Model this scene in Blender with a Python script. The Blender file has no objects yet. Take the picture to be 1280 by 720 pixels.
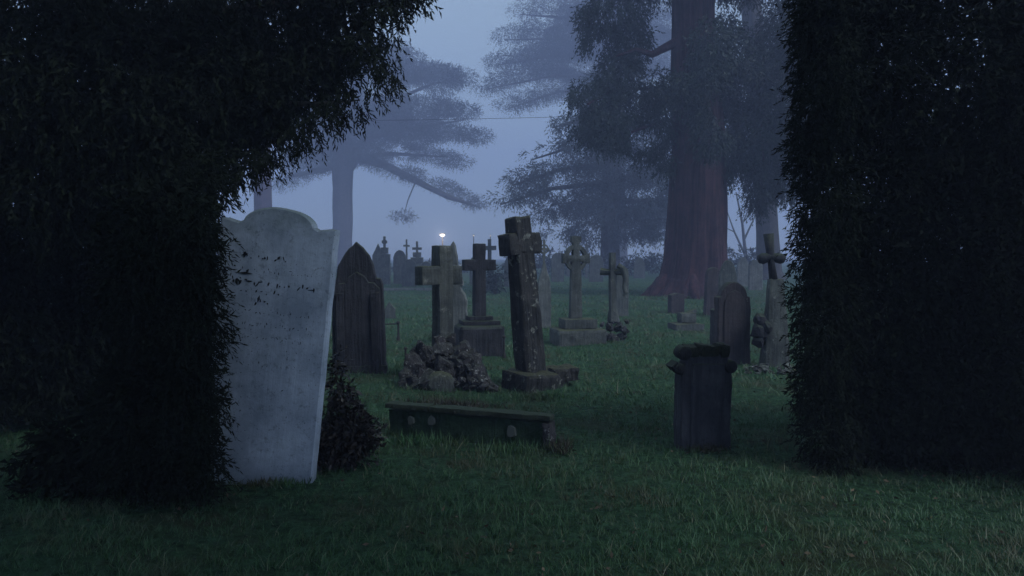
import bpy, bmesh, math, random
import numpy as np
from mathutils import Vector, Matrix, noise as mnoise
R = math.radians
random.seed(7)
rng = np.random.default_rng(7)
S = bpy.context.scene
COL = S.collection

# ------------------------------------------------------------------ camera
F, HOR, CAMH = 900.0, 320.0, 1.5            # focal length in photo pixels (1280 wide), horizon row, eye height
PITCH = math.atan((360 - HOR) / F)
cam_d = bpy.data.cameras.new('camera'); cam = bpy.data.objects.new('camera', cam_d); COL.objects.link(cam)
cam_d.sensor_width = 36; cam_d.lens = 36 * F / 1280; cam_d.clip_end = 3000; cam_d.clip_start = .05
cam.location = (0, 0, CAMH); cam.rotation_euler = (math.pi / 2 - PITCH, 0, 0)
S.camera = cam

# ------------------------------------------------------------------ world, sun, exposure
SUN_EL, SUN_ROT = 48, 122
w = bpy.data.worlds.new('World'); S.world = w; w.use_nodes = True
nt = w.node_tree; nt.nodes.clear()
sky = nt.nodes.new('ShaderNodeTexSky'); sky.sky_type = 'NISHITA'; sky.sun_disc = False
sky.sun_elevation = R(SUN_EL); sky.sun_rotation = R(SUN_ROT); sky.air_density = 1.0; sky.dust_density = 0.6; sky.ozone_density = 3.0
mixn = nt.nodes.new('ShaderNodeMix'); mixn.data_type = 'RGBA'; mixn.inputs[0].default_value = 0.7
mixn.inputs[7].default_value = (4.25, 5.75, 6.75, 1)       # even blue-grey of the low cloud at dusk
bg = nt.nodes.new('ShaderNodeBackground'); bg.inputs[1].default_value = 0.1
out = nt.nodes.new('ShaderNodeOutputWorld')
nt.links.new(sky.outputs[0], mixn.inputs[6]); nt.links.new(mixn.outputs[2], bg.inputs[0]); nt.links.new(bg.outputs[0], out.inputs[0])
sun_d = bpy.data.lights.new('sun', 'SUN'); sun_d.energy = 1.8; sun_d.angle = R(22); sun_d.color = (.80, .90, 1.0)
sun = bpy.data.objects.new('sun', sun_d); COL.objects.link(sun)
sd = Vector((math.sin(R(SUN_ROT)) * math.cos(R(SUN_EL)), math.cos(R(SUN_ROT)) * math.cos(R(SUN_EL)), math.sin(R(SUN_EL))))
sun.rotation_euler = sd.to_track_quat('Z', 'Y').to_euler()
S.view_settings.view_transform = 'Standard'; S.view_settings.look = 'None'
S.view_settings.gamma = 1; S.view_settings.exposure = 0.25
S.render.engine = 'CYCLES'
S.cycles.volume_bounces = 1; S.cycles.max_bounces = 5; S.cycles.diffuse_bounces = 2; S.cycles.glossy_bounces = 1
S.cycles.transparent_max_bounces = 4; S.cycles.use_denoising = True

# ------------------------------------------------------------------ helpers
AX = Vector((0, math.cos(PITCH), -math.sin(PITCH))); UP = Vector((0, math.sin(PITCH), math.cos(PITCH)))
def ray(px, py): return AX * F + Vector((1, 0, 0)) * (px - 640) + UP * (360 - py)
def at(px, py, Y):
    d = ray(px, py); t = Y / d.y
    return Vector((0, 0, CAMH)) + d * t
def gh(x, y):
    a = .035 * math.sin(x * 1.1 + .6 * y) * math.cos(y * .8 - x * .35) + .018 * math.sin(2.7 * x + 1.3) * math.sin(2.3 * y + .4 * x)
    return a * min(1, max(0, (y - 1) / 3)) 
def ghn(x, y):
    a = .035 * np.sin(x * 1.1 + .6 * y) * np.cos(y * .8 - x * .35) + .018 * np.sin(2.7 * x + 1.3) * np.sin(2.3 * y + .4 * x)
    return a * np.clip((y - 1) / 3, 0, 1)
def ground(px, py):
    d = ray(px, py); t = -CAMH / d.z
    p = Vector((0, 0, CAMH)) + d * t
    return Vector((p.x, p.y, gh(p.x, p.y)))
def tag(o, label=None, cat=None, group=None, kind=None):
    if label: o['label'] = label
    if cat: o['category'] = cat
    if group: o['group'] = group
    if kind: o['kind'] = kind
    return o
def link(name, me, mat, parent=None, loc=None, rot=None, smooth=False):
    o = bpy.data.objects.new(name, me); COL.objects.link(o)
    if mat and not me.materials: me.materials.append(mat)
    if parent: o.parent = parent
    if loc is not None: o.location = loc
    if rot is not None: o.rotation_euler = rot
    if smooth: me.shade_smooth()
    return o
def from_bm(name, bm, mat, parent=None, loc=None, rot=None, smooth=False):
    me = bpy.data.meshes.new(name); bm.to_mesh(me); bm.free()
    return link(name, me, mat, parent, loc, rot, smooth)
def empty(name, loc, rot=(0, 0, 0)):
    o = bpy.data.objects.new(name, None); o.empty_display_size = .2; COL.objects.link(o)
    o.location = loc; o.rotation_euler = rot
    return o
def pose(yaw=0, lean=0, nod=0):             # lean: clockwise as the camera sees it
    return (Matrix.Rotation(R(lean), 3, 'Y') @ Matrix.Rotation(R(nod), 3, 'X') @ Matrix.Rotation(R(yaw), 3, 'Z')).to_euler()
def fast_mesh(name, verts, quads=None, tris=None):
    me = bpy.data.meshes.new(name)
    nv = len(verts); nq = 0 if quads is None else len(quads); ntr = 0 if tris is None else len(tris)
    me.vertices.add(nv); me.vertices.foreach_set('co', np.asarray(verts, np.float32).ravel())
    loops = []; starts = []
    if nq: loops.append(np.asarray(quads, np.int32).ravel()); starts.append(np.arange(nq) * 4)
    if ntr: loops.append(np.asarray(tris, np.int32).ravel()); starts.append(nq * 4 + np.arange(ntr) * 3)
    lo = np.concatenate(loops); me.loops.add(len(lo)); me.loops.foreach_set('vertex_index', lo)
    me.polygons.add(nq + ntr); me.polygons.foreach_set('loop_start', np.concatenate(starts).astype(np.int32))
    me.update(calc_edges=True); me.validate()
    return me

# ------------------------------------------------------------------ materials
def newmat(name):
    m = bpy.data.materials.new(name); m.use_nodes = True
    return m, m.node_tree, m.node_tree.nodes['Principled BSDF']
def N(t, kind, **kw):
    n = t.nodes.new(kind)
    for k, v in kw.items():
        if k in ('sc', 'det', 'ro', 'dist'):
            n.inputs[{'sc': 'Scale', 'det': 'Detail', 'ro': 'Roughness', 'dist': 'Distortion'}[k]].default_value = v
        else: setattr(n, k, v)
    return n
def ramp(t, src, a, b, ca=(0, 0, 0, 1), cb=(1, 1, 1, 1)):
    r = t.nodes.new('ShaderNodeValToRGB'); r.color_ramp.elements[0].position = a; r.color_ramp.elements[1].position = b
    r.color_ramp.elements[0].color = ca; r.color_ramp.elements[1].color = cb
    t.links.new(src, r.inputs[0]); return r.outputs[0]
def mix(t, fac, a, b):
    m = t.nodes.new('ShaderNodeMix'); m.data_type = 'RGBA'
    for i, v in ((0, fac), (6, a), (7, b)):
        if isinstance(v, (int, float)): m.inputs[i].default_value = v
        elif isinstance(v, tuple): m.inputs[i].default_value = (*v[:3], 1)
        else: t.links.new(v, m.inputs[i])
    return m.outputs[2]
def stone(name, base, dark, lichen=None, lich_amt=.5, moss=.5, streak=.5, rough=.8, bump=.6, sc=1.0, mossc=(.05, .065, .03)):
    m, t, p = newmat(name)
    tc = N(t, 'ShaderNodeTexCoord'); co = tc.outputs['Object']
    oi = N(t, 'ShaderNodeObjectInfo')
    add = N(t, 'ShaderNodeVectorMath', operation='ADD'); t.links.new(co, add.inputs[0])
    mul = N(t, 'ShaderNodeMath', operation='MULTIPLY'); t.links.new(oi.outputs['Random'], mul.inputs[0]); mul.inputs[1].default_value = 37
    t.links.new(mul.outputs[0], add.inputs[1]); co = add.outputs[0]
    n1 = N(t, 'ShaderNodeTexNoise', sc=3.5 * sc, det=8, ro=.65); t.links.new(co, n1.inputs[0])
    mp = N(t, 'ShaderNodeMapping'); mp.inputs['Scale'].default_value = (14 * sc, 14 * sc, .9 * sc); t.links.new(co, mp.inputs[0])
    n2 = N(t, 'ShaderNodeTexNoise', sc=1.6, det=6, ro=.6); t.links.new(mp.outputs[0], n2.inputs[0])
    n3 = N(t, 'ShaderNodeTexNoise', sc=26 * sc, det=5, ro=.7); t.links.new(co, n3.inputs[0])
    n4 = N(t, 'ShaderNodeTexNoise', sc=9 * sc, det=7, ro=.75); t.links.new(co, n4.inputs[0])
    c = mix(t, ramp(t, n1.outputs[0], .35, .65), dark, base)
    st = ramp(t, n2.outputs[0], .45, .62)
    sm = N(t, 'ShaderNodeMath', operation='MULTIPLY'); t.links.new(st, sm.inputs[0]); sm.inputs[1].default_value = streak
    c = mix(t, sm.outputs[0], c, tuple(v * .45 for v in dark))
    c = mix(t, ramp(t, n3.outputs[0], .56, .68, (0, 0, 0, 1), (.55, .55, .55, 1)), c, tuple(v * .5 for v in dark))
    if lichen:
        c = mix(t, ramp(t, n4.outputs[0], .66 - .14 * lich_amt, .72 - .12 * lich_amt), c, lichen)
    g = N(t, 'ShaderNodeNewGeometry'); sx = N(t, 'ShaderNodeSeparateXYZ'); t.links.new(g.outputs['Normal'], sx.inputs[0])
    mm = N(t, 'ShaderNodeMath', operation='MULTIPLY'); t.links.new(ramp(t, sx.outputs[2], .25, .85), mm.inputs[0]); mm.inputs[1].default_value = moss
    c = mix(t, mm.outputs[0], c, mossc)
    t.links.new(c, p.inputs['Base Color']); p.inputs['Roughness'].default_value = rough
    p.inputs['Specular IOR Level'].default_value = .3
    bmn = N(t, 'ShaderNodeBump'); bmn.inputs['Strength'].default_value = bump; bmn.inputs['Distance'].default_value = .03
    ad = N(t, 'ShaderNodeMath', operation='ADD'); t.links.new(n4.outputs[0], ad.inputs[0]); t.links.new(n2.outputs[0], ad.inputs[1])
    t.links.new(ad.outputs[0], bmn.inputs['Height']); t.links.new(bmn.outputs[0], p.inputs['Normal'])
    return m
def leafmat(name, c1, c2, rough=.55, spec=.3, c3=None, psc=.6, straw=None):
    m, t, p = newmat(name)
    g = N(t, 'ShaderNodeNewGeometry')
    c = mix(t, g.outputs['Random Per Island'], c1, c2)
    if c3:
        n = N(t, 'ShaderNodeTexNoise', sc=psc, det=4, ro=.6); t.links.new(g.outputs['Position'], n.inputs[0])
        c = mix(t, ramp(t, n.outputs[0], .46, .64), c, c3)
    if straw: c = mix(t, ramp(t, g.outputs['Random Per Island'], .94, .965), c, straw)
    t.links.new(c, p.inputs['Base Color']); p.inputs['Roughness'].default_value = rough; p.inputs['Specular IOR Level'].default_value = spec
    return m
M = {}
M['pale'] = stone('pale weathered limestone', (.60, .66, .74), (.33, .38, .45), (.26, .31, .31), .22, .7, .05, bump=.16)
t = M['pale'].node_tree; p = t.nodes['Principled BSDF']; src = p.inputs['Base Color'].links[0].from_socket
tc = N(t, 'ShaderNodeTexCoord'); sx = N(t, 'ShaderNodeSeparateXYZ'); t.links.new(tc.outputs['Object'], sx.inputs[0])
nn = N(t, 'ShaderNodeTexNoise', sc=7, det=7, ro=.7); t.links.new(tc.outputs['Object'], nn.inputs[0])
def stain(src, sign, edge, wob, width, col, amt):
    a = N(t, 'ShaderNodeMath', operation='MULTIPLY'); t.links.new(nn.outputs[0], a.inputs[0]); a.inputs[1].default_value = wob
    b = N(t, 'ShaderNodeMath', operation='MULTIPLY'); t.links.new(sx.outputs[2], b.inputs[0]); b.inputs[1].default_value = sign
    c = N(t, 'ShaderNodeMath', operation='ADD'); t.links.new(a.outputs[0], c.inputs[0]); t.links.new(b.outputs[0], c.inputs[1])
    d = N(t, 'ShaderNodeMapRange'); t.links.new(c.outputs[0], d.inputs[0]); d.inputs[1].default_value = edge; d.inputs[2].default_value = edge + width; d.inputs[4].default_value = amt
    return mix(t, d.outputs[0], src, col)
pn = N(t, 'ShaderNodeTexNoise', sc=55, det=3, ro=.6); t.links.new(tc.outputs['Object'], pn.inputs[0])
pm = N(t, 'ShaderNodeTexNoise', sc=6, det=3, ro=.6); t.links.new(tc.outputs['Object'], pm.inputs[0])
pa_ = N(t, 'ShaderNodeMath', operation='MULTIPLY'); t.links.new(ramp(t, pn.outputs[0], .63, .67), pa_.inputs[0]); t.links.new(ramp(t, pm.outputs[0], .42, .62), pa_.inputs[1])
src = mix(t, pa_.outputs[0], src, (.06, .07, .08))                    # pits
src = stain(src, 1, 1.66 + .27, .55, .30, (.13, .17, .15), .85)      # algae growing down from the head
src = stain(src, -1, -.30 + .27, .5, .25, (.22, .27, .34), .65)       # damp rising from the grass
t.links.new(src, p.inputs['Base Color'])
M['dark'] = stone('soot-dark sandstone', (.055, .052, .058), (.022, .022, .026), (.11, .11, .09), .1, .7, .55, bump=.9)
M['darkl'] = stone('dark stone with lichen flecks', (.075, .07, .065), (.022, .022, .024), (.27, .27, .23), .62, .9, .6, bump=1.0, mossc=(.06, .06, .028))
M['mossy'] = stone('moss-grown kerb side', (.045, .085, .042), (.022, .042, .024), (.11, .12, .09), .15, .9, .2, bump=.9, sc=1.5, mossc=(.03, .06, .025))
M['slate'] = stone('dark blue-grey slate', (.11, .11, .125), (.05, .05, .062), (.15, .15, .15), .1, .6, .6, bump=.8)
M['grey'] = stone('grey green stone', (.13, .135, .12), (.06, .065, .06), (.22, .22, .19), .5, .8, .4, bump=.8, mossc=(.07, .075, .03))
M['greyl'] = stone('light grey stone', (.22, .22, .20), (.11, .115, .105), (.3, .3, .27), .4, .6, .4, bump=.7)
M['red'] = stone('dull purple-brown stone', (.085, .068, .072), (.045, .038, .042), (.2, .18, .16), .2, .6, .4, bump=.7)
M['rock'] = stone('rough tufa rock', (.10, .09, .09), (.018, .018, .02), (.46, .44, .42), .62, .3, .2, bump=1.0, sc=2)
M['kerb'] = stone('mossy kerb stone', (.06, .07, .045), (.025, .035, .022), (.12, .11, .09), .15, .9, .3, bump=.9, mossc=(.03, .045, .022))
M['moss'] = stone('mossy cap stone', (.05, .055, .028), (.018, .022, .012), None, 0, .8, .2, bump=1.0, sc=2, mossc=(.05, .055, .028))
M['bark_red'] = stone('red fibrous sequoia bark', (.085, .036, .042), (.03, .013, .018), None, 0, 0, .7, rough=.95, bump=1.0, sc=.6)
M['bark'] = stone('dark grey bark', (.09, .075, .065), (.04, .035, .03), None, 0, .2, .5, rough=.95, bump=1.0, sc=.8)
M['yew'] = leafmat('yew leaves', (.010, .014, .008), (.02, .026, .014), rough=.85, spec=.08)
M['sequoia'] = leafmat('sequoia foliage', (.014, .026, .018), (.03, .048, .03), c3=(.016, .024, .018), psc=.35)
M['cedar'] = leafmat('cedar foliage', (.02, .03, .03), (.035, .05, .045))
M['ivy'] = leafmat('dark shrub leaves', (.012, .010, .008), (.032, .025, .019), rough=.4, c3=(.04, .032, .028), psc=9)
M['weed'] = leafmat('dead weed stems', (.05, .045, .03), (.09, .08, .05))
M['litter'] = leafmat('fallen leaf litter', (.05, .035, .022), (.16, .12, .07), rough=.7)
M['grass'] = leafmat('winter grass blades', (.022, .078, .028), (.11, .21, .09), rough=.5, spec=.3, c3=(.095, .095, .05), psc=1.3, straw=(.20, .20, .12))
m, t, p = newmat('rusty iron'); p.inputs['Base Color'].default_value = (.03, .025, .022, 1); p.inputs['Roughness'].default_value = .8; M['iron'] = m
m, t, p = newmat('black lead lettering'); p.inputs['Base Color'].default_value = (.025, .027, .03, 1); p.inputs['Roughness'].default_value = .8; M['lead'] = m
m, t, p = newmat('pale lichen')
n = N(t, 'ShaderNodeTexNoise', sc=60, det=4); t.links.new(mix(t, n.outputs[0], (.05, .06, .05), (.17, .18, .155)), p.inputs['Base Color']); p.inputs['Roughness'].default_value = .9; M['lichen'] = m
m, t, p = newmat('lit lamp glass'); p.inputs['Emission Color'].default_value = (1, .80, .55, 1); p.inputs['Emission Strength'].default_value = 1.9; p.inputs['Base Color'].default_value = (.8, .8, .8, 1); M['lamp'] = m; M['lamp_dim'] = m.copy(); M['lamp_dim'].node_tree.nodes['Principled BSDF'].inputs['Emission Strength'].default_value = 1.0
m, t, p = newmat('turf')
g = N(t, 'ShaderNodeNewGeometry')
n1 = N(t, 'ShaderNodeTexNoise', sc=.9, det=8, ro=.7); n2 = N(t, 'ShaderNodeTexNoise', sc=14, det=6, ro=.75)
mp = N(t, 'ShaderNodeMapping'); mp.inputs['Scale'].default_value = (1, 1, 1)
for n in (n1, n2): t.links.new(g.outputs['Position'], n.inputs[0])
c = mix(t, ramp(t, n2.outputs[0], .35, .65), (.012, .03, .014), (.065, .14, .068))
c = mix(t, ramp(t, n1.outputs[0], .5, .66), c, (.05, .06, .03))
t.links.new(c, p.inputs['Base Color']); p.inputs['Roughness'].default_value = .95; p.inputs['Specular IOR Level'].default_value = .1
b = N(t, 'ShaderNodeBump'); b.inputs['Strength'].default_value = 1; b.inputs['Distance'].default_value = .08; t.links.new(n2.outputs[0], b.inputs['Height']); t.links.new(b.outputs[0], p.inputs['Normal'])
M['turf'] = m

# ------------------------------------------------------------------ ground and grass
g1 = np.concatenate([np.linspace(0, 14, 85), 14 * np.power(320 / 14, np.linspace(0, 1, 36)[1:])])
gx = np.concatenate([-g1[::-1][:-1], g1]); gy = np.concatenate([-g1[::-1][:-1][:40] if False else -np.array([320, 150, 60, 20, 6, 2]), g1])
gy = np.unique(gy)
X, Y = np.meshgrid(gx, gy); Z = ghn(X, Y)
nx, ny = len(gx), len(gy)
idx = np.arange(nx * ny).reshape(ny, nx)
quads = np.stack([idx[:-1, :-1], idx[:-1, 1:], idx[1:, 1:], idx[1:, :-1]], -1).reshape(-1, 4)
me = fast_mesh('ground', np.stack([X, Y, Z], -1).reshape(-1, 3), quads)
tag(link('ground', me, M['turf'], smooth=True), kind='structure', label='rough grassy ground of the cemetery')

def vnoise(x, y, s, seed=0):
    return np.sin(x * s * 1.3 + seed) * np.cos(y * s * 1.7 - seed * 2) + .6 * np.sin(x * s * 3.1 - y * s * 2.3 + seed) + .5 * np.cos(x * s * 4.9 + y * s * 5.3 + 2 * seed)
def blades(n, y0, y1, name, label, hmin=.018, hmax=.07, xr=None, wid=.0036):
    yy = y0 * np.power(y1 / y0, rng.random(n))
    half = .78 * yy + 1.2
    xx = (rng.random(n) * 2 - 1) * half
    # gather blades into tufts
    k = rng.random(n) < .6
    gsz = .05 + .012 * yy
    xx = np.where(k, np.round(xx / gsz) * gsz + rng.normal(0, .2, n) * gsz, xx); yy = np.where(k, np.round(yy / gsz) * gsz + rng.normal(0, .22, n) * gsz, yy)
    pn = vnoise(xx, yy, 1.1, 1.) ; pn2 = vnoise(xx, yy, 5., 3.) + .6 * vnoise(yy, xx, 9., 5.)
    h = (hmin + (hmax - hmin) * rng.random(n) ** 2.2) * (.95 + .25 * pn + .3 * pn2) 
    h = np.where(rng.random(n) < .02, h * 1.8, h)
    h = np.clip(h, .015, .24)
    keep = rng.random(n) < np.clip(.8 + .4 * pn2, .22, 1)
    xx, yy, h = xx[keep], yy[keep], h[keep]; n = len(xx)
    wd = wid * np.maximum(1, yy / 4.5) * (.7 + .6 * rng.random(n))
    a = rng.random(n) * 2 * np.pi
    bend = h * (.2 + 1.5 * rng.random(n) ** 1.3); ba = rng.random(n) * 2 * np.pi
    zz = ghn(xx, yy) - .004
    base = np.stack([xx, yy, zz], -1)
    sx = np.stack([np.cos(a), np.sin(a) * .4, 0 * a], -1) * wd[:, None] * .5
    bd = np.stack([np.cos(ba), np.sin(ba), 0 * ba], -1)
    mid = base + bd * (bend * .35)[:, None]; mid[:, 2] += h * .6
    tip = base + bd * bend[:, None]; tip[:, 2] += h
    V = np.stack([base - sx, base + sx, mid + sx * .75, mid - sx * .75, tip], 1).reshape(-1, 3)
    i = np.arange(n) * 5
    q = np.stack([i, i + 1, i + 2, i + 3], -1); tr = np.stack([i + 3, i + 2, i + 4], -1)
    tag(link(name, fast_mesh(name, V, q, tr), M['grass']), kind='stuff', label=label)
blades(470000, 2.6, 42, 'grass', 'damp dark green unmown grass covering the cemetery ground')

# ------------------------------------------------------------------ shape builders
def nz(v, s, seed=0): return mnoise.noise(Vector((v[0] * s + seed, v[1] * s - seed, v[2] * s + seed * .5)))
def rough_verts(verts, amp, freq, seed, zs=1.0):
    for v in verts:
        c = v.co
        q = Vector((c.x * freq + seed, c.y * freq, c.z * freq * zs))
        d = mnoise.noise_vector(q) + .5 * mnoise.noise_vector(q * 2.7)
        v.co += d * amp
def rbox(bm, c, s, seg=.06, amp=.008, freq=6, seed=0, zs=1.0, taper=0, maxseg=26, rot=None):
    """a worn block: subdivided box with rounded, chipped edges. c: centre of base, s: size"""
    n = [max(2, min(maxseg, int(round(d / seg)))) for d in s]
    start = len(bm.verts)
    vm = {}
    def vert(i, j, k):
        key = (i, j, k)
        if key in vm: return vm[key]
        u, v, w_ = i / n[0] * 2 - 1, j / n[1] * 2 - 1, k / n[2] * 2 - 1
        ext = sum(abs(a) > .999 for a in (u, v, w_))
        x, y, z = u * s[0] / 2, v * s[1] / 2, (w_ + 1) * s[2] / 2
        r = min(s) * .06 if ext >= 2 else 0
        if abs(u) > .999 and ext >= 2: x -= math.copysign(r * .6, u)
        if abs(v) > .999 and ext >= 2: y -= math.copysign(r * .6, v)
        if abs(w_) > .999 and ext >= 2: z -= math.copysign(r * .6, w_)
        f = 1 - taper * (z / s[2]); x *= f; y *= f
        vm[key] = bm.verts.new((x, y, z)); return vm[key]
    faces = []
    for k in (0, n[2]):
        for i in range(n[0]):
            for j in range(n[1]): 
                f = [(i, j, k), (i + 1, j, k), (i + 1, j + 1, k), (i, j + 1, k)]
                faces.append(f if k else f[::-1])
    for i in (0, n[0]):
        for j in range(n[1]):
            for k in range(n[2]):
                f = [(i, j, k), (i, j + 1, k), (i, j + 1, k + 1), (i, j, k + 1)]
                faces.append(f if i else f[::-1])
    for j in (0, n[1]):
        for i in range(n[0]):
            for k in range(n[2]):
                f = [(i, j, k), (i + 1, j, k), (i + 1, j, k + 1), (i, j, k + 1)]
                faces.append(f[::-1] if j else f)
    for f in faces: bm.faces.new([vert(*a) for a in f])
    vs = list(vm.values())
    rough_verts(vs, amp, freq, seed, zs)
    mt = Matrix.Translation(Vector(c)) @ (rot.to_4x4() if rot else Matrix.Identity(4))
    for v in vs: v.co = mt @ v.co
    return vs
def smooth_outline(pts, step):
    out = []
    for i in range(len(pts)):
        a, b = Vector(pts[i]), Vector(pts[(i + 1) % len(pts)])
        n = max(1, int((b - a).length / step))
        for k in range(n): out.append(a.lerp(b, k / n))
    return out
def slab(bm, pts, thick, step=.05, amp=.006, seed=0, bev=.012, y0=None):
    """upright slab cut to an outline (x, z), thickness along y, worn edge"""
    o = smooth_outline(pts, step)
    o = [Vector((q.x + amp * mnoise.noise(Vector((q.x * 9 + seed, q.y * 9, 0))) * 1.6, q.y + amp * mnoise.noise(Vector((q.x * 9, q.y * 9 + seed, 4))) * 1.6)) for q in o]
    cx = sum(q.x for q in o) / len(o); cz = sum(q.y for q in o) / len(o)
    y0 = -thick / 2 if y0 is None else y0
    def inset(q, d, i):
        a, b = o[i - 1], o[(i + 1) % len(o)]
        tdir = (b - a).normalized(); nrm = Vector((-tdir.y, tdir.x))
        return q + nrm * d
    area = sum(o[i - 1].x * o[i].y - o[i].x * o[i - 1].y for i in range(len(o)))
    sgn = 1 if area > 0 else -1
    rings = []
    for (d, y) in ((bev, y0), (0, y0 + bev), (0, y0 + thick - bev), (bev, y0 + thick)):
        rings.append([bm.verts.new((*(lambda q: (q.x, y, q.y))(inset(q, d * sgn, i)),)) for i, q in enumerate(o)])
    n = len(o)
    for a, b in zip(rings, rings[1:]):
        for i in range(n):
            j = (i + 1) % n
            bm.faces.new([a[i], b[i], b[j], a[j]])
    bm.faces.new(rings[0]); bm.faces.new(rings[-1][::-1])
    bmesh.ops.recalc_face_normals(bm, faces=bm.faces)
def px_scale(Y): return Y / F
def arc(cx, cz, rx, rz, a0, a1, n=12):
    return [(cx + rx * math.cos(R(a0 + (a1 - a0) * i / n)), cz + rz * math.sin(R(a0 + (a1 - a0) * i / n))) for i in range(n + 1)]
def rock_mesh(name, size, seed, sub=2, jag=.35):
    bm = bmesh.new(); bmesh.ops.create_icosphere(bm, subdivisions=sub, radius=1)
    for v in bm.verts:
        q = v.co * 1.1 + Vector((seed * 3.1, seed, -seed))
        v.co *= 1 + jag * (mnoise.noise(q) + .5 * mnoise.noise(q * 2.9) )
        v.co = Vector((v.co.x * size[0], v.co.y * size[1], v.co.z * size[2]))
    me = bpy.data.meshes.new(name); bm.to_mesh(me); bm.free(); return me
def chunk_mesh(name, size, seed):
    q = random.Random(seed * 7 + 1); bm = bmesh.new()
    for i in range(15):
        v = Vector((q.gauss(0, 1), q.gauss(0, 1), q.gauss(0, 1))).normalized() * q.uniform(.75, 1.1)
        bm.verts.new(v)
    h = bmesh.ops.convex_hull(bm, input=bm.verts); bmesh.ops.delete(bm, geom=list({g for g in h['geom_unused'] + h['geom_interior'] if isinstance(g, bmesh.types.BMVert)}), context='VERTS')
    bmesh.ops.subdivide_edges(bm, edges=bm.edges, cuts=2, use_grid_fill=True)
    for v in bm.verts:
        v.co *= 1 + 18 * .01 * mnoise.noise(v.co * 3.0 + Vector((seed, 0, seed * 2))) + .09 * mnoise.noise(v.co * 8)
        v.co = Vector((v.co.x * size[0], v.co.y * size[1], v.co.z * size[2]))
    me = bpy.data.meshes.new(name); bm.to_mesh(me); bm.free(); return me
def tube(bm, pts, rad, sides=8, flute=0, seed=0, cap=True):
    pts = [Vector(p) for p in pts]; rings = []
    for i, p in enumerate(pts):
        d = (pts[min(i + 1, len(pts) - 1)] - pts[max(i - 1, 0)]).normalized()
        ref = Vector((0, 1, 0)) if abs(d.y) < .9 else Vector((1, 0, 0))
        a = d.cross(ref).normalized(); b = d.cross(a).normalized()
        r = rad[i] if isinstance(rad, (list, tuple)) else rad
        ring = []
        for k in range(sides):
            th = 2 * math.pi * k / sides
            rr = r * (1 + flute * mnoise.noise(Vector((math.cos(th) * 3 + seed, math.sin(th) * 3, p.z * .12))) + flute * .6 * mnoise.noise(Vector((math.cos(th) * 9, math.sin(th) * 9 + seed, p.z * .25))) + flute * .35 * mnoise.noise(Vector((math.cos(th) * 22, math.sin(th) * 22 + seed, p.z * .3))))
            ring.append(bm.verts.new(p + (a * math.cos(th) + b * math.sin(th)) * rr))
        rings.append(ring)
    for r0, r1 in zip(rings, rings[1:]):
        for k in range(sides):
            bm.faces.new([r0[k], r0[(k + 1) % sides], r1[(k + 1) % sides], r1[k]])
    if cap: bm.faces.new(rings[0][::-1]); bm.faces.new(rings[-1])
    bmesh.ops.recalc_face_normals(bm, faces=bm.faces)
def pxo(pts, s, sx=1.0): return [(x * s * sx, z * s) for x, z in pts]
def sym(half): return [(x, z) for x, z in half] + [(-x, z) for x, z in half[::-1] if x > 1e-6]

def headstone(name, label, px, py, half=None, full=None, thick=.12, mat='grey', yaw=0, lean=0, cat='headstone', group=None, amp=.008, nod=0, panel=None, bury=10, simple=True):
    """outline given in photo pixels about the base point (px, py); half = right half from the foot up to the apex"""
    g = ground(px, py); s = px_scale(g.y)
    pts = full or sym(half)
    pts = [(x, z if z > 0 else -bury) for x, z in pts]
    out_ = pxo(pts, s, 1 / math.cos(R(yaw)))
    bm = bmesh.new(); slab(bm, out_, thick, step=.05, amp=amp, seed=px * .37, bev=min(.014, thick * .15))
    if panel is None and simple:
        return tag(from_bm(name, bm, M[mat], None, g, pose(yaw, lean, nod)), label, cat, group)
    e = empty(name, g, pose(yaw, lean, nod)); tag(e, label, cat, group)
    from_bm('slab', bm, M[mat], e)
    if panel:
        bm = bmesh.new(); slab(bm, pxo(panel, s, 1 / math.cos(R(yaw))), .024, step=.05, amp=.004, seed=px, bev=.006, y0=-thick / 2 - .016)
        from_bm('panel', bm, M[mat], e)
    return e
def gothic(w_, h, sh, k=1.0):                     # pointed arch half outline: half width, total height, height of springing
    pts = [(w_, 0), (w_, sh)]
    for i in range(1, 9):
        u = i / 8; pts.append((w_ * math.cos(u * math.pi / 2) ** (1.0 / k if k else 1) if False else w_ * (1 - u ** 1.7), sh + (h - sh) * math.sin(u * math.pi / 2) ** .95))
    return pts
def roundtop(w_, h, sh, n=9):
    return [(w_, 0)] + [(w_ * math.cos(i / n * math.pi / 2), sh + (h - sh) * math.sin(i / n * math.pi / 2)) for i in range(n + 1)]

# ------------------------------------------------------------------ the graves in front
# 1 large pale headstone, leaning to the right
g = ground(321, 600); s = px_scale(g.y)
E = empty('headstone', g, pose(0, 6.3))
tag(E, 'tall pale headstone leaning right at the left side, with worn dark lettering', 'headstone')
half = [(72, -12), (72, 100), (71.5, 300), (71.5, 327), (66, 328), (56, 326), (49, 324.5), (44, 327)] + [(44 * math.cos(R(a)), 325 + 22 * math.sin(R(a))) for a in range(10, 91, 8)]
bm = bmesh.new(); slab(bm, pxo(sym(half), s), .11, step=.035, amp=.0022, seed=3, bev=.012)
from_bm('slab', bm, M['pale'], E)
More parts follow.
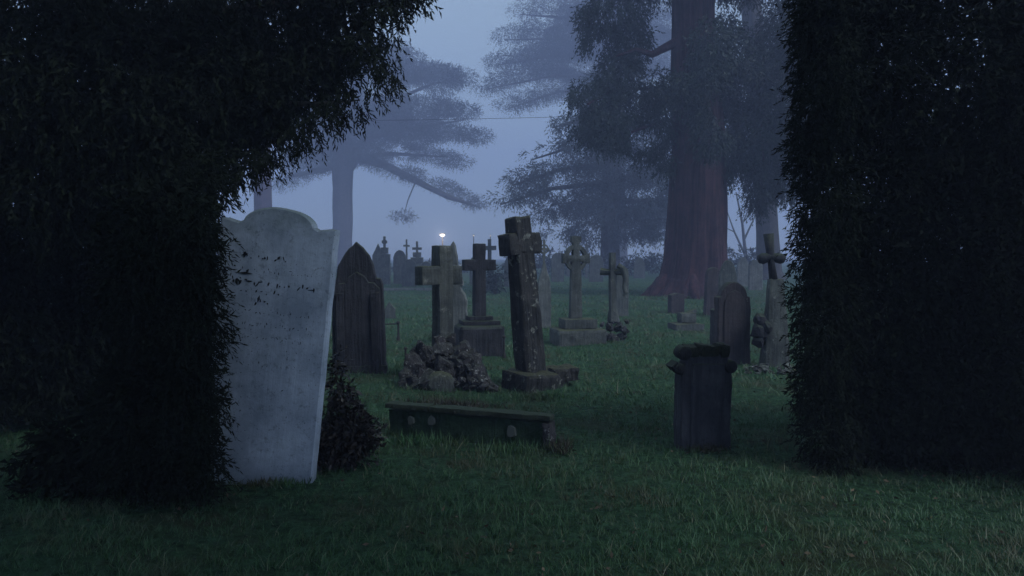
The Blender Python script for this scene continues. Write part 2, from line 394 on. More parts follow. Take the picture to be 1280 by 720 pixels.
# surviving scraps of the inlaid lettering: strokes too broken to read
bm = bmesh.new(); rr = random.Random(5)
rows = [(284, -41, 20, 8, .7), (252, -50, 55, 22, 1.0), (241, -40, 12, 8, .9), (228, -22, 0, 4, 1.2), (268, -40, 50, 20, .45), (215, -45, 50, 22, .45), (200, -45, 48, 20, .45), (184, -40, 45, 14, .42), (166, -45, 45, 14, .34), (150, -48, 50, 12, .36), (120, -30, 50, 8, .42), (90, -40, 40, 6, .4)]
for (zz, x0, x1, n, sz) in rows:
    for i in range(n):
        x = x0 + (x1 - x0) * (i + rr.random() * .7) / n
        if rr.random() < .22: continue
        ln = sz * rr.choice([2, 3, 4, 7, 9]); a = rr.choice([90, 90, 80, 100, 10, 45, 130]) + rr.uniform(-12, 12)
        z = zz + rr.uniform(-2.5, 2.5); wv = sz * rr.uniform(.9, 1.6)
        d = Vector((math.cos(R(a)), math.sin(R(a)))); nn = Vector((-d.y, d.x)); c0 = Vector((x, z))
        ks = 7; ring = []
        for k in range(ks):
            th = 2 * math.pi * k / ks; q = c0 + d * math.cos(th) * ln * rr.uniform(.35, .6) + nn * math.sin(th) * wv * rr.uniform(.5, 1.1)
            ring.append(q)
        fr = [bm.verts.new((q.x * s, -.0568, q.y * s)) for q in ring]; bk = [bm.verts.new((q.x * s, -.0535, q.y * s)) for q in ring]
        bm.faces.new(fr)
        for k in range(ks): bm.faces.new([fr[k], bk[k], bk[(k + 1) % ks], fr[(k + 1) % ks]])
# the heavier flower-like mark at the top left
for (x, z, l, a) in ((-38, 285, 9, 20), (-38, 285, 9, 80), (-37, 286, 8, 140), (-36, 262, 20, 3), (-33, 265, 6, 60), (-45, 250, 9, 110), (-41, 250, 8, 70), (-16, 232, 10, 80), (4, 285, 6, 55), (-13, 283, 3, 10)):
    d = Vector((math.cos(R(a)), math.sin(R(a)))); nn = Vector((-d.y, d.x)) * 1.7; c0 = Vector((x, z))
    ring = [c0 - d * l / 2, c0 + nn, c0 + d * l / 2, c0 - nn]
    fr = [bm.verts.new((q.x * s, -.0575, q.y * s)) for q in ring]; bk = [bm.verts.new((q.x * s, -.0535, q.y * s)) for q in ring]
    bm.faces.new(fr)
    for k in range(4): bm.faces.new([fr[k], bk[k], bk[(k + 1) % 4], fr[(k + 1) % 4]])
bmesh.ops.recalc_face_normals(bm, faces=bm.faces)
tag(from_bm('lettering', bm, M['lead'], E), kind='stuff')

# 2 dark pointed headstone with shoulders
g = ground(450, 466); s = px_scale(g.y)
E = empty('headstone', g, pose(6, -1)); tag(E, 'near-black pointed headstone with stepped shoulders right behind the pale one', 'headstone')
o2 = [(33, -8), (32.5, 60), (31.5, 110), (29, 117), (24, 118), (22.5, 124), (20, 134), (15, 146), (8, 156), (0, 163), (-9, 155), (-17, 145), (-23, 132), (-25.5, 118), (-28, 116), (-31, 108), (-33, -8)]
bm = bmesh.new(); slab(bm, pxo(o2, s), .15, step=.05, amp=.008, seed=2, bev=.014); from_bm('slab', bm, M['dark'], E)
bm = bmesh.new(); slab(bm, pxo([(28, 6), (28, 104), (22, 112), (14, 113), (10, 120), (0, 126), (-10, 120), (-14, 113), (-22, 112), (-28, 104), (-28, 6)], s), .04, step=.05, amp=.006, seed=12, bev=.012, y0=-.105); from_bm('panel', bm, M['dark'], E)
for sx in (-1, 1):
    bm = bmesh.new(); rbox(bm, (sx * 21 * s, -.118, 2 * s), (9 * s, .05, 98 * s), seg=.05, amp=.006, seed=sx); from_bm('pilaster', bm, M['dark'], E)
bm = bmesh.new(); rbox(bm, (0, 0, -.1), (70 * s, .25, .1 + 9 * s), amp=.012, seed=31); from_bm('plinth', bm, M['dark'], E)

def latin_cross(E, s, sw, st, h, arm, aw, ath, az, mat, amp=.01, seed=0, taper=0, z0=0, zs=.5, name='cross', freq=7, armL=None, armR=None):
    """all in px; sw, st shaft width and depth; arm half spans; az arm centre height"""
    bm = bmesh.new()
    rbox(bm, (0, 0, z0 * s), (sw * s, st * s, (h - z0) * s), seg=.035, amp=amp, freq=freq, seed=seed, zs=zs, taper=taper, maxseg=70)
    aL = armL or arm; aR = armR or arm
    rbox(bm, ((aR - aL) / 2 * s, 0, (az - aw / 2) * s), ((aL + aR) * s, ath * s, aw * s), seg=.035, amp=amp * .8, freq=freq, seed=seed + 3)
    return from_bm(name, bm, M[mat], E)

# 3 squat cross on a mound of rockwork
g = ground(560, 497); s = px_scale(8.35)
gc = Vector((at(553, 440, 8.5).x, 8.55, gh(-.8, 8.5)))
E = empty('cross_monument', gc, pose(0)); tag(E, 'square-cut stone cross turned sideways, rising from a mound of rough rocks', 'grave cross')
c = latin_cross(E, s, 22, 19, 178, 37, 24, 18.4, 140, 'grey', amp=.008, seed=4, z0=30, armL=37, armR=26); c.rotation_euler = pose(41)
rr = random.Random(11)
rk = [(-40, 12, 10, 9, 13), (-30, 26, 13, 10, 15), (-16, 8, 15, 12, 14), (-14, 36, 13, 11, 15), (3, 44, 12, 10, 14), (18, 38, 14, 11, 15), (33, 26, 14, 10, 17), (44, 12, 14, 11, 16), (57, 5, 12, 10, 12), (24, 10, 16, 12, 16), (6, 14, 14, 12, 18), (-44, 3, 9, 8, 9), (63, 1, 8, 8, 7), (-3, 52, 9, 8, 8), (30, 46, 9, 8, 9), (-26, 46, 8, 8, 8), (44, 32, 8, 7, 10), (12, 54, 8, 7, 8), (-34, 40, 7, 7, 8), (-22, 17, 9, 8, 10), (39, 4, 9, 8, 9)]
for i, (x, z, a, b_, c_) in enumerate(rk):
    y = -.05 - (.34 * (1 - z / 60)) + rr.uniform(-.06, .06)
    me = chunk_mesh('rock', (a * s * 1.2 * rr.uniform(.8, 1.15), b_ * s * 1.6, c_ * s * 1.2 * rr.uniform(.8, 1.25)), i + 1)
    o = link('rock', me, M['rock'], E, (x * s, y, z * s + .02), (rr.uniform(-.4, .4), rr.uniform(-.3, .3), rr.uniform(0, 6)))
me = rock_mesh('rock', (20 * s, .1, 19 * s), 40, 3, .10)
tag(link('rock', me, M['grey'], E, (2 * s, -.48, 6 * s), (0, 0, .1)), label='smooth rounded stone leaning at the front of the mound')
# back core keeps the mound solid
for i in range(46):                                     # small stones filling the gaps
    th = rr.uniform(0, 1); x = rr.uniform(-50, 66); top = 56 * (1 - (abs(x - 4) / 64) ** 1.5); z = top * rr.uniform(.1, 1.0); a = rr.uniform(3, 7)
    y = -.08 - .36 * (1 - z / 62) - rr.uniform(0, .09)
    link('rock', chunk_mesh('rock', (a * s * 1.3, a * s * 1.2, a * s), i + 300), M['rock'], E, (x * s, y, z * s + .01), (rr.uniform(-1, 1), rr.uniform(-1, 1), rr.uniform(0, 6)))
for i, (x, z, a) in enumerate(((-20, 12, 26), (15, 18, 30), (38, 8, 24))):
    link('rock', rock_mesh('rock', (a * s, a * s * .8, a * s * .95), 60 + i, 3, .3), M['rock'], E, (x * s, .06, z * s * .8), (0, 0, i))

# 4 slender dark cross on a stepped plinth
g = ground(598, 446); s = px_scale(g.y)
E = empty('cross_monument', g + Vector((0, .28, 0)), pose(0)); tag(E, 'slim dark stone cross on a stepped block plinth, just behind the rock mound', 'grave cross')
s = px_scale(g.y + .28)
for nm, z0, h_, wd in (('plinth', -6, 43, 57), ('step', 37.3, 5, 46), ('step', 42.6, 5, 31)):
    bm = bmesh.new(); rbox(bm, (0, 0, z0 * s), (wd * s, wd * s * .8, h_ * s), seg=.05, amp=.008, seed=wd); o = from_bm(nm, bm, M['dark'], E); o.rotation_euler = pose(14)
c = latin_cross(E, s, 15, 12, 138, 21, 14, 11.4, 111, 'dark', amp=.006, seed=9, z0=46, taper=.06); c.rotation_euler = pose(22, 0)

# 5 tall leaning rugged cross on a tilted slab
gY = 8.35; s = px_scale(gY); x0 = at(665, 470, gY).x
E = empty('cross_monument', Vector((x0, gY, gh(x0, gY))), pose(0)); tag(E, 'tallest cross, leaning left, its furrowed shaft flecked with lichen', 'grave cross')
bm = bmesh.new()
rbox(bm, (0, 0, 10 * s), (31 * s, 28 * s, 203 * s), seg=.022, amp=.016, freq=13, seed=5, zs=.12, taper=.16, maxseg=90)
rbox(bm, (.5 * s, 0, (166) * s), (53 * s, 24 * s, 27 * s), seg=.03, amp=.012, freq=9, seed=8)
c = from_bm('cross', bm, M['darkl'], E); c.rotation_euler = pose(40, -4.9)
bm = bmesh.new(); rbox(bm, (1 * s, 0, -.1), (.62, .5, .1 + .19), seg=.04, amp=.018, freq=8, seed=15)
o = from_bm('base_slab', bm, M['darkl'], E, (.02, -.02, 0)); o.rotation_euler = pose(36, 3)
bm = bmesh.new(); rbox(bm, (0, 0, 0), (.3, .36, .17), seg=.035, amp=.022, freq=9, seed=25)
o = from_bm('broken_block', bm, M['darkl'], E, (.36, .1, .05)); o.rotation_euler = pose(20, -6)

# 6 long low kerb with coping
A = ground(484, 545); B = ground(692, 565)
A = Vector((at(484, 502, 6.0).x, 6.0, 0)); B = Vector((at(690, 521, 5.5).x, 5.5, 0))
L = (B - A).length; ang = math.atan2(B.y - A.y, B.x - A.x); mid = (A + B) / 2
E = empty('grave_kerb', (mid.x, mid.y, 0), (0, 0, ang)); tag(E, 'long low grave wall with a dark mossy coping, in front of the rock mound', 'grave kerb')
bm = bmesh.new(); rbox(bm, (0, .03, -.12), (L - .06, .10, .34), seg=.05, amp=.012, freq=6, seed=3, maxseg=40); from_bm('side_slab', bm, M['mossy'], E)
nseg = [(-.5, -.09), (-.085, .18), (.185, .5)]
for i, (a, b_) in enumerate(((-.5, -.22), (-.215, .5))):
    bm = bmesh.new(); rbox(bm, ((a + b_) / 2 * L, .02, .232), ((b_ - a) * L - .006, .13, .04), seg=.04, amp=.007, freq=9, seed=i + 6, maxseg=50); from_bm('coping', bm, M['kerb'], E)
bm = bmesh.new(); rbox(bm, (L / 2 - .03, .02, -.1), (.07, .13, .318), seg=.03, amp=.013, freq=12, seed=33); from_bm('end_post', bm, M['rock'], E)
for i, (u, z, r_) in enumerate(((-.335, .145, .042), (-.205, .155, .042), (.275, .13, .055))):
    bm = bmesh.new(); k = 11; fr = []; bk = []
    for q in range(k):
        th = 2 * math.pi * q / k; rad = r_ * .8 * (1 + .2 * rr.uniform(-1, 1))
        fr.append(bm.verts.new((math.cos(th) * rad * .8, -.006, math.sin(th) * rad * 1.05))); bk.append(bm.verts.new((math.cos(th) * rad, .012, math.sin(th) * rad * 1.2)))
    bm.faces.new(fr); [bm.faces.new([fr[q], bk[q], bk[(q + 1) % k], fr[(q + 1) % k]]) for q in range(k)]
    bmesh.ops.recalc_face_normals(bm, faces=bm.faces)
    from_bm('lichen_patch', bm, M['lichen'], E, (u * L, -.031, z))

# 7 broken dark headstone with scrolls on the right
g = ground(876, 561); s = px_scale(g.y)
E = empty('headstone', g, pose(8, 1.0)); tag(E, 'low near-black headstone with scrolled shoulders and a crumbling mossy top, right foreground', 'headstone')
def cyl(bm, x, z, r_, y0, y1, n=16, seed=0):
    a = [bm.verts.new((x + r_ * .86 * math.cos(2 * math.pi * k / n), y0, z + r_ * .86 * math.sin(2 * math.pi * k / n))) for k in range(n)]
    b1 = [bm.verts.new((x + r_ * math.cos(2 * math.pi * k / n), y0 + r_ * .2, z + r_ * math.sin(2 * math.pi * k / n))) for k in range(n)]
    c1 = [bm.verts.new((x + r_ * math.cos(2 * math.pi * k / n), y1, z + r_ * math.sin(2 * math.pi * k / n))) for k in range(n)]
    for p_, q_ in ((a, b1), (b1, c1)):
        for k in range(n): bm.faces.new([p_[k], q_[k], q_[(k + 1) % n], p_[(k + 1) % n]])
    bm.faces.new(a); bm.faces.new(c1)
    bmesh.ops.recalc_face_normals(bm, faces=bm.faces)
    rough_verts(bm.verts, .004, 20, seed)
bm = bmesh.new(); slab(bm, pxo([(34, -12), (34, 60), (33.5, 96), (27, 104), (26, 118), (-26, 118), (-28, 108), (-33, 100), (-33, 50), (-32, -12)], s), .15, step=.04, amp=.008, seed=4, bev=.012); from_bm('slab', bm, M['slate'], E)
bm = bmesh.new(); slab(bm, pxo([(22, -6), (22, 108), (-20, 108), (-20, -6)], s), .03, step=.05, amp=.005, seed=14, bev=.008, y0=-.092); from_bm('panel', bm, M['slate'], E)
for i, (x, z, r_) in enumerate(((-30, 121, 9), (-35, 101, 6.5), (31, 104, 8))):
    bm = bmesh.new(); cyl(bm, x * s, z * s, r_ * s, -.095, .01, seed=i); from_bm('scroll', bm, M['dark'], E, smooth=True)
bm = bmesh.new(); slab(bm, pxo([(-46, 104), (-38, 110), (-34, 104), (-34, 94), (-40, 97)], s), .14, step=.02, amp=.004, seed=5, bev=.006); from_bm('moulding', bm, M['dark'], E)
for i, (x, wd, h_) in enumerate(((-18, 13, 13), (-5.5, 11.5, 15), (7, 13, 14), (20, 12.5, 16))):
    bm = bmesh.new(); rbox(bm, (x * s, 0, 116 * s), (wd * s, .17, h_ * s), seg=.02, amp=.010, freq=14, seed=i * 3 + 1); o = from_bm('cap_stone', bm, M['moss'], E); o.rotation_euler = (0, R(rr.uniform(-2, 2)), 0)

# ------------------------------------------------------------------ middle distance
headstone('headstone', 'pale ogee-topped headstone seen between the squat cross and the slim cross', 567, 430,
          half=[(17, 0), (17, 55), (15, 64), (11, 69), (10, 73), (13, 74), (13, 80), (9, 88), (6, 100), (4, 115), (3, 124), (0, 129)], thick=.14, mat='greyl', yaw=-4)
# Celtic wheel cross
g = ground(722, 430); s = px_scale(g.y + .3)
E = empty('celtic_cross', g + Vector((0, .3, 0)), pose(12)); tag(E, 'grey Celtic wheel-head cross on a two-step block base', 'grave cross')
for nm, z0, h_, wd in (('step', -5, 24, 62), ('plinth', 19.3, 12, 42)):
    bm = bmesh.new(); rbox(bm, (2 * s, 0, z0 * s), (wd * s, wd * s * .75, h_ * s), seg=.06, amp=.012, seed=wd); from_bm(nm, bm, M['grey'], E)
bm = bmesh.new(); rbox(bm, (-1 * s, 0, 30 * s), (16 * s, 11 * s, 76 * s), seg=.05, amp=.006, seed=3, taper=.25, maxseg=40)
rbox(bm, (-1 * s, 0, 100 * s), (9 * s, 9 * s, 32 * s), seg=.05, amp=.006, seed=4); rbox(bm, (-1 * s, 0, 126 * s), (13 * s, 9.5 * s, 8 * s), seg=.04, amp=.004, seed=5)
rbox(bm, (-1 * s, 0, 102 * s), (33 * s, 9.2 * s, 8 * s), seg=.05, amp=.006, seed=6)
for sx in (-1, 1): rbox(bm, ((-1 + sx * 15) * s, 0, 100 * s), (5 * s, 9.7 * s, 12.5 * s), seg=.04, amp=.004, seed=7)
from_bm('cross', bm, M['grey'], E)
bm = bmesh.new(); n = 28; ro, ri, yy = 14.5 * s, 10.2 * s, 3.8 * s
R4 = [[bm.verts.new((-1 * s + r_ * math.cos(2 * math.pi * k / n), y_, 107 * s + r_ * 1.15 * math.sin(2 * math.pi * k / n))) for k in range(n)] for r_, y_ in ((ri, -yy), (ro, -yy), (ro, yy), (ri, yy))]
for a in range(4):
    for k in range(n): bm.faces.new([R4[a][k], R4[(a + 1) % 4][k], R4[(a + 1) % 4][(k + 1) % n], R4[a][(k + 1) % n]])
bmesh.ops.recalc_face_normals(bm, faces=bm.faces); from_bm('wheel', bm, M['grey'], E)
# rustic cross with curling scroll on piled rocks
g = ground(769, 427); s = px_scale(g.y + .15)
E = empty('rustic_cross', g + Vector((0, .15, 0)), pose(-8, -1)); tag(E, 'small log-like stone cross with a curling scroll, standing on piled knobbly rocks', 'grave cross')
bm = bmesh.new()
tube(bm, [(-.5 * s, 0, 24 * s), (-1 * s, 0, 40 * s), (-1.5 * s, 0, 70 * s), (-1 * s, 0, 110 * s)], [8 * s, 5 * s, 4.6 * s, 4 * s], 10, .35)
tube(bm, [(-16 * s, 0, 87 * s), (-8 * s, 0, 86 * s), (8 * s, 0, 86 * s), (13 * s, 0, 86 * s)], [4.5 * s, 3.6 * s, 3.8 * s, 4.2 * s], 10, .35); from_bm('cross', bm, M['grey'], E)
bm = bmesh.new(); tube(bm, [(6 * s, -.03, 94 * s), (12 * s, -.05, 90 * s), (14.5 * s, -.05, 78 * s), (13 * s, -.05, 66 * s), (15 * s, -.05, 60 * s), (12 * s, -.05, 56 * s)], [3 * s, 3.2 * s, 2.6 * s, 2.4 * s, 2.8 * s, 1.6 * s], 8, .2); from_bm('scroll', bm, M['grey'], E)
for i, (x, z, a) in enumerate(((-10, 6, 8), (0, 3, 9), (10, 6, 8), (-7, 17, 8), (5, 15, 9), (14, 14, 6), (-1, 25, 8), (-14, 20, 4.5), (16, 24, 4))):
    link('rock', chunk_mesh('rock', (a * s, a * s, a * s), i + 90), M['rock'], E, (x * s, rr.uniform(-.08, .02), z * s))
headstone('headstone', 'dim upright headstone directly behind the log-like cross', 777, 396, half=roundtop(8, 62, 54), thick=.12, mat='grey', yaw=10)
# ogee stone with ringed finial
g = ground(680, 409); s = px_scale(g.y)
E = empty('headstone', g, pose(5)); tag(E, 'tall shouldered headstone topped by a small ringed cross, right of the tallest cross', 'headstone')
bm = bmesh.new(); slab(bm, pxo(sym([(8.5, -5), (8.5, 45), (7, 60), (4, 70), (2.5, 76), (1.5, 80)]), s), .13, step=.05, amp=.006, seed=2); from_bm('slab', bm, M['greyl'], E)
bm = bmesh.new(); rbox(bm, (0, 0, 78 * s), (2.8 * s, .06, 32 * s), seg=.06, amp=.004); rbox(bm, (0, 0, 97 * s), (13 * s, .058, 3 * s), seg=.06, amp=.004)
n = 18; R4 = [[bm.verts.new((r_ * math.cos(2 * math.pi * k / n), y_, 98.5 * s + r_ * 1.1 * math.sin(2 * math.pi * k / n))) for k in range(n)] for r_, y_ in ((4 * s, -.024), (5.6 * s, -.024), (5.6 * s, .024), (4 * s, .024))]
for a in range(4):
    for k in range(n): bm.faces.new([R4[a][k], R4[(a + 1) % 4][k], R4[(a + 1) % 4][(k + 1) % n], R4[a][(k + 1) % n]])
bmesh.ops.recalc_face_normals(bm, faces=bm.faces); from_bm('finial', bm, M['greyl'], E)

# right-hand group
headstone('headstone', 'purplish headstone with a round head, tilted, at the foot of the giant tree', 889, 393, half=roundtop(9.5, 60, 50), thick=.14, mat='red', yaw=12, lean=2)
headstone('headstone', 'dark pointed headstone just right of the purplish tilted one', 909, 396, half=gothic(11, 72, 44), thick=.14, mat='grey', yaw=-5)
headstone('headstone', 'round-headed brown headstone with a proud rim, behind the scrolled one', 915, 455, half=[(21, 0), (21, 70), (20.5, 84), (17, 86)] + [(17 * math.cos(R(a)), 84 + 19 * math.sin(R(a))) for a in range(15, 91, 15)], thick=.16, mat='red', yaw=6, lean=-.5,
          panel=[(14, 0), (14, 72), (12, 82), (7, 90), (0, 93), (-7, 90), (-12, 82), (-14, 72), (-14, 0)])
headstone('footstone', 'thin dark slab standing against the left side of the brown round-headed headstone', 893.5, 436, half=[(3.6, 0), (3.6, 48), (0, 50)], thick=.3, mat='dark', yaw=0, cat='slab')
headstone('headstone', 'small reddish square headstone left of the giant tree trunk foot', 845, 392, half=[(9, 0), (9, 24), (0, 26)], thick=.2, mat='red', yaw=15)
g = ground(860, 413); s = px_scale(g.y)
E = empty('stepped_base', g + Vector((0, .2, 0)), pose(10)); tag(E, 'low stepped stone base that has lost its cross, right of centre', 'grave base')
for nm, z0, h_, wd, dx in (('step', -5, 13, 38, 0), ('plinth', 8.4, 13, 20, 1)):
    bm = bmesh.new(); rbox(bm, (dx * s, 0, z0 * s), (wd * s, wd * s * .8, h_ * s), seg=.07, amp=.015, seed=wd); from_bm(nm, bm, M['grey'], E)
bm = bmesh.new(); rbox(bm, (6 * s, 0, 19 * s), (18 * s, .1, 4 * s), seg=.05, amp=.01, rot=Matrix.Rotation(R(-22), 3, 'Y')); from_bm('broken_block', bm, M['grey'], E)
# far right monument
g = ground(968, 458); s = px_scale(g.y)
E = empty('cross_monument', g, pose(0)); tag(E, 'dark cross with rounded arm ends on a tall tapering pillar, far right', 'grave cross')
bm = bmesh.new(); rbox(bm, (0, 0, -.05), (34 * s, 26 * s, 110 * s + .05), seg=.06, amp=.014, taper=.5, seed=3, zs=.4); from_bm('pillar', bm, M['grey'], E)
bm = bmesh.new(); tube(bm, [(-2 * s, 0, 104 * s), (-6 * s, 0, 130 * s), (-10 * s, 0, 166 * s)], [5.5 * s, 4.2 * s, 6.5 * s], 12, .15)
tube(bm, [(-22 * s, 0, 134 * s), (-17 * s, 0, 135 * s), (-7 * s, 0, 137 * s), (6 * s, 0, 135 * s), (10 * s, 0, 134 * s)], [5 * s, 7 * s, 5 * s, 6.5 * s, 5 * s], 12, .1); from_bm('cross', bm, M['dark'], E, smooth=True)
for i, (x, z, a) in enumerate(((-22, 44, 10), (-20, 58, 8), (-22, 33, 8), (-14, 50, 10))):
    link('rock', rock_mesh('rock', (a * s, a * s, a * s * 1.1), i + 120, 2, .4), M['dark'], E, (x * s, -.04, z * s))
# rubble bed on the far right
g = ground(955, 469)
E = empty('rubble_bed', g, pose(0)); tag(E, 'pale rubble grave bed edged with small broken stones, far right', 'grave bed')
s = px_scale(g.y)
for i in range(64):
    a = rr.uniform(2.5, 6)
    x = rr.uniform(-42, 60); y = rr.uniform(-.1, .42)
    link('stone', chunk_mesh('stone', (a * s * 1.3, a * s, a * s * .75), i + 200), M['rock'] if i % 3 else M['greyl'], E, (x * s, y, rr.uniform(.0, .05)), (0, 0, rr.uniform(0, 6)))

# iron posts of grave railings
def iron_post(px, py, hpx, label, bar=0):
    g = ground(px, py); s = px_scale(g.y)
    E = empty('railing_post', g); tag(E, label, 'iron post')
    bm = bmesh.new(); tube(bm, [(0, 0, -.05), (0, 0, 4 * s), (0, 0, 8 * s), (0, 0, hpx * s - 4 * s), (0, 0, hpx * s - 2 * s)], [3 * s, 2.6 * s, 1.3 * s, 1.2 * s, 1.5 * s], 8); from_bm('shaft', bm, M['iron'], E)
    bm = bmesh.new(); tube(bm, [(0, 0, hpx * s - 2 * s), (0, 0, hpx * s - s), (0, 0, hpx * s + .6 * s)], [2.3 * s, 2.6 * s, 1.6 * s], 8); from_bm('cap', bm, M['iron'], E)
    if bar:
        bm = bmesh.new(); tube(bm, [(0, 0, hpx * s - 2.5 * s), (bar * s, .1, hpx * s - 4.5 * s)], [.8 * s, .7 * s], 6); from_bm('rail', bm, M['iron'], E)
iron_post(498, 428, 25, 'rusty post still holding a thin rail, right of the near-black pointed headstone', -40)
iron_post(507, 459, 24, 'short rusty post standing alone left of the rock mound')
iron_post(630, 447, 28, 'short iron post at the right corner of the stepped plinth')
iron_post(565.5, 452, 30, 'short iron post between the rock mound and the stepped plinth')
headstone('footstone', 'small low triangular stone in the grass behind the rusty rail', 487, 397, half=[(9, 0), (7, 12), (0, 22)], thick=.12, mat='grey', yaw=10, cat='stone')

# ------------------------------------------------------------------ far row, dim in the mist
def far_stone(px, py, half, label, mat='grey', yaw=0, thick=.18, lean=0):
    py -= 4; half = [(x, z - 4 if z > 4 else z) for x, z in half]
    return headstone('headstone', label, px, py, half=half, thick=thick, mat=mat, yaw=yaw, lean=lean, group='distant headstones in the mist', amp=.01)
def far_cross(px, py, h, arm, az, sw, label, base=None, yaw=0, ring=False):
    py -= 4; h -= 4; az -= 4
    g = ground(px, py); s = px_scale(g.y)
    E = empty('cross_monument', g, pose(yaw)); tag(E, label, 'grave cross', 'distant crosses in the mist')
    bm = bmesh.new(); rbox(bm, (0, 0, 0), (sw * s, sw * s * .8, h * s), seg=.12, amp=.01, taper=.15, seed=px); rbox(bm, (0, 0, (az - sw / 2) * s), (2 * arm * s, sw * s * .7, sw * s), seg=.12, amp=.01)
    if ring: 
        n = 16; R4 = [[bm.verts.new((r_ * s * math.cos(2 * math.pi * k / n), y_, (az + r_ * math.sin(2 * math.pi * k / n)) * s)) for k in range(n)] for r_, y_ in ((arm * .5, -.07), (arm * .85, -.07), (arm * .85, .07), (arm * .5, .07))]
        for a in range(4):
            for k in range(n): bm.faces.new([R4[a][k], R4[(a + 1) % 4][k], R4[(a + 1) % 4][(k + 1) % n], R4[a][(k + 1) % n]])
        bmesh.ops.recalc_face_normals(bm, faces=bm.faces)
    from_bm('cross', bm, M['grey'], E)
    for (z0, h_, wd) in base or [(-2, 8, 14), (6.1, 5, 9)]:
        bm = bmesh.new(); rbox(bm, (0, 0, z0 * s), (wd * s, wd * s * .8, h_ * s), seg=.2, amp=.015, seed=wd); from_bm('plinth', bm, M['grey'], E)
    return E
far_cross(481, 360, 64, 3.4, 57, 3.6, 'faint ringed cross on a thick pier, leftmost of the distant crosses', base=[(-2, 40, 14), (38.2, 8, 9)], ring=True)
far_stone(473, 359, [(7, 0), (7, 40), (3, 48), (0, 55)], 'faint spired headstone at the left end of the distant row')
far_stone(500, 359, roundtop(8, 46, 34), 'faint broad round-headed headstone left of the two distant crosses', yaw=5)
far_cross(508.5, 357, 57, 4, 49, 2.4, 'faint thin cross, first of a distant close pair', base=[(-2, 30, 8)])
far_cross(521.5, 358, 56, 6, 47, 3.2, 'faint wider cross on a sloping pedestal, second of a distant close pair', base=[(-2, 26, 20), (24.2, 8, 15), (32.3, 6, 10)])
far_stone(512, 362, roundtop(9.5, 38, 26), 'darker arched headstone standing in front of the distant pair of crosses')
far_stone(533, 360, gothic(8, 34, 20), 'faint low pointed headstone just left of the squat cross')
far_cross(612, 366, 67, 8.5, 56, 5.5, 'dim cross with stubby arms between the slim cross and the tallest cross')
far_stone(596, 360, roundtop(9, 40, 30), 'dim round-headed stone behind the slim cross')
far_stone(638, 362, gothic(8, 44, 26), 'dim pointed headstone close to the left of the tallest cross')
far_stone(697, 357, roundtop(8, 40, 31), 'dim round headstone left of the Celtic wheel cross')
far_stone(733, 352, [(1.8, 0), (1.8, 46), (0, 48)], 'narrow dim slab beside the Celtic wheel cross', thick=.2)
far_stone(745, 356, roundtop(9, 38, 28), 'dim round headstone between the Celtic cross and the cedar trunk')
far_stone(799, 352, gothic(7, 30, 18), 'dim pointed headstone left of the giant reddish trunk')
far_stone(944, 367, roundtop(8.5, 42, 32), 'pale hazy round headstone left of the far right cross', mat='greyl')
far_stone(928, 362, gothic(7, 40, 26), 'pale hazy pointed headstone behind the brown round-headed one', mat='greyl')
far_stone(660, 355, roundtop(7, 34, 26), 'dim round headstone hidden partly by the tallest cross')
far_stone(714, 350, gothic(6, 26, 16), 'dim small pointed stone behind the Celtic cross shaft')
g = ground(512, 363); s = px_scale(g.y)
bm = bmesh.new(); rbox(bm, (0, 0, -.05), (80 * s, .3, .14), seg=.15, amp=.012, maxseg=40)
tag(from_bm('path_kerb', bm, M['greyl'], None, g), 'long pale kerbstone along the foot of the distant graves', 'kerb')

# ------------------------------------------------------------------ foliage
def kites(C, D, ln, wd, rs):
    """one pointed leaf per centre; D unit directions"""
    n = len(C)
    rnd = rs.normal(size=(n, 3)); side = np.cross(D, rnd); side /= np.linalg.norm(side, axis=1)[:, None] + 1e-9
    ln = ln[:, None]; wd = wd[:, None]
    V = np.stack([C, C + D * ln * .45 + side * wd * .5, C + D * ln, C + D * ln * .45 - side * wd * .5], 1).reshape(-1, 3)
    return V
def leaf_mesh(name, V, T=None):
    """V: four-pointed leaves; T: leaves deeper in the crown, built as three-pointed slivers"""
    V = np.zeros((0, 3)) if V is None else V
    i = np.arange(len(V) // 4) * 4; q = np.stack([i, i + 1, i + 2, i + 3], -1)
    if T is None: return fast_mesh(name, V, q)
    T = T.reshape(-1, 4, 3); m_ = (T[:, 1] + T[:, 3]) / 2
    T = np.stack([T[:, 0], m_ + (T[:, 1] - m_) * 1.8, T[:, 2]], 1).reshape(-1, 3)
    j = len(V) + np.arange(len(T) // 3) * 3
    return fast_mesh(name, np.concatenate([V, T]), q, np.stack([j, j + 1, j + 2], -1))
def above(V): return V[(V.reshape(-1, 4, 3)[:, :, 2].min(1) > .03).repeat(4)]
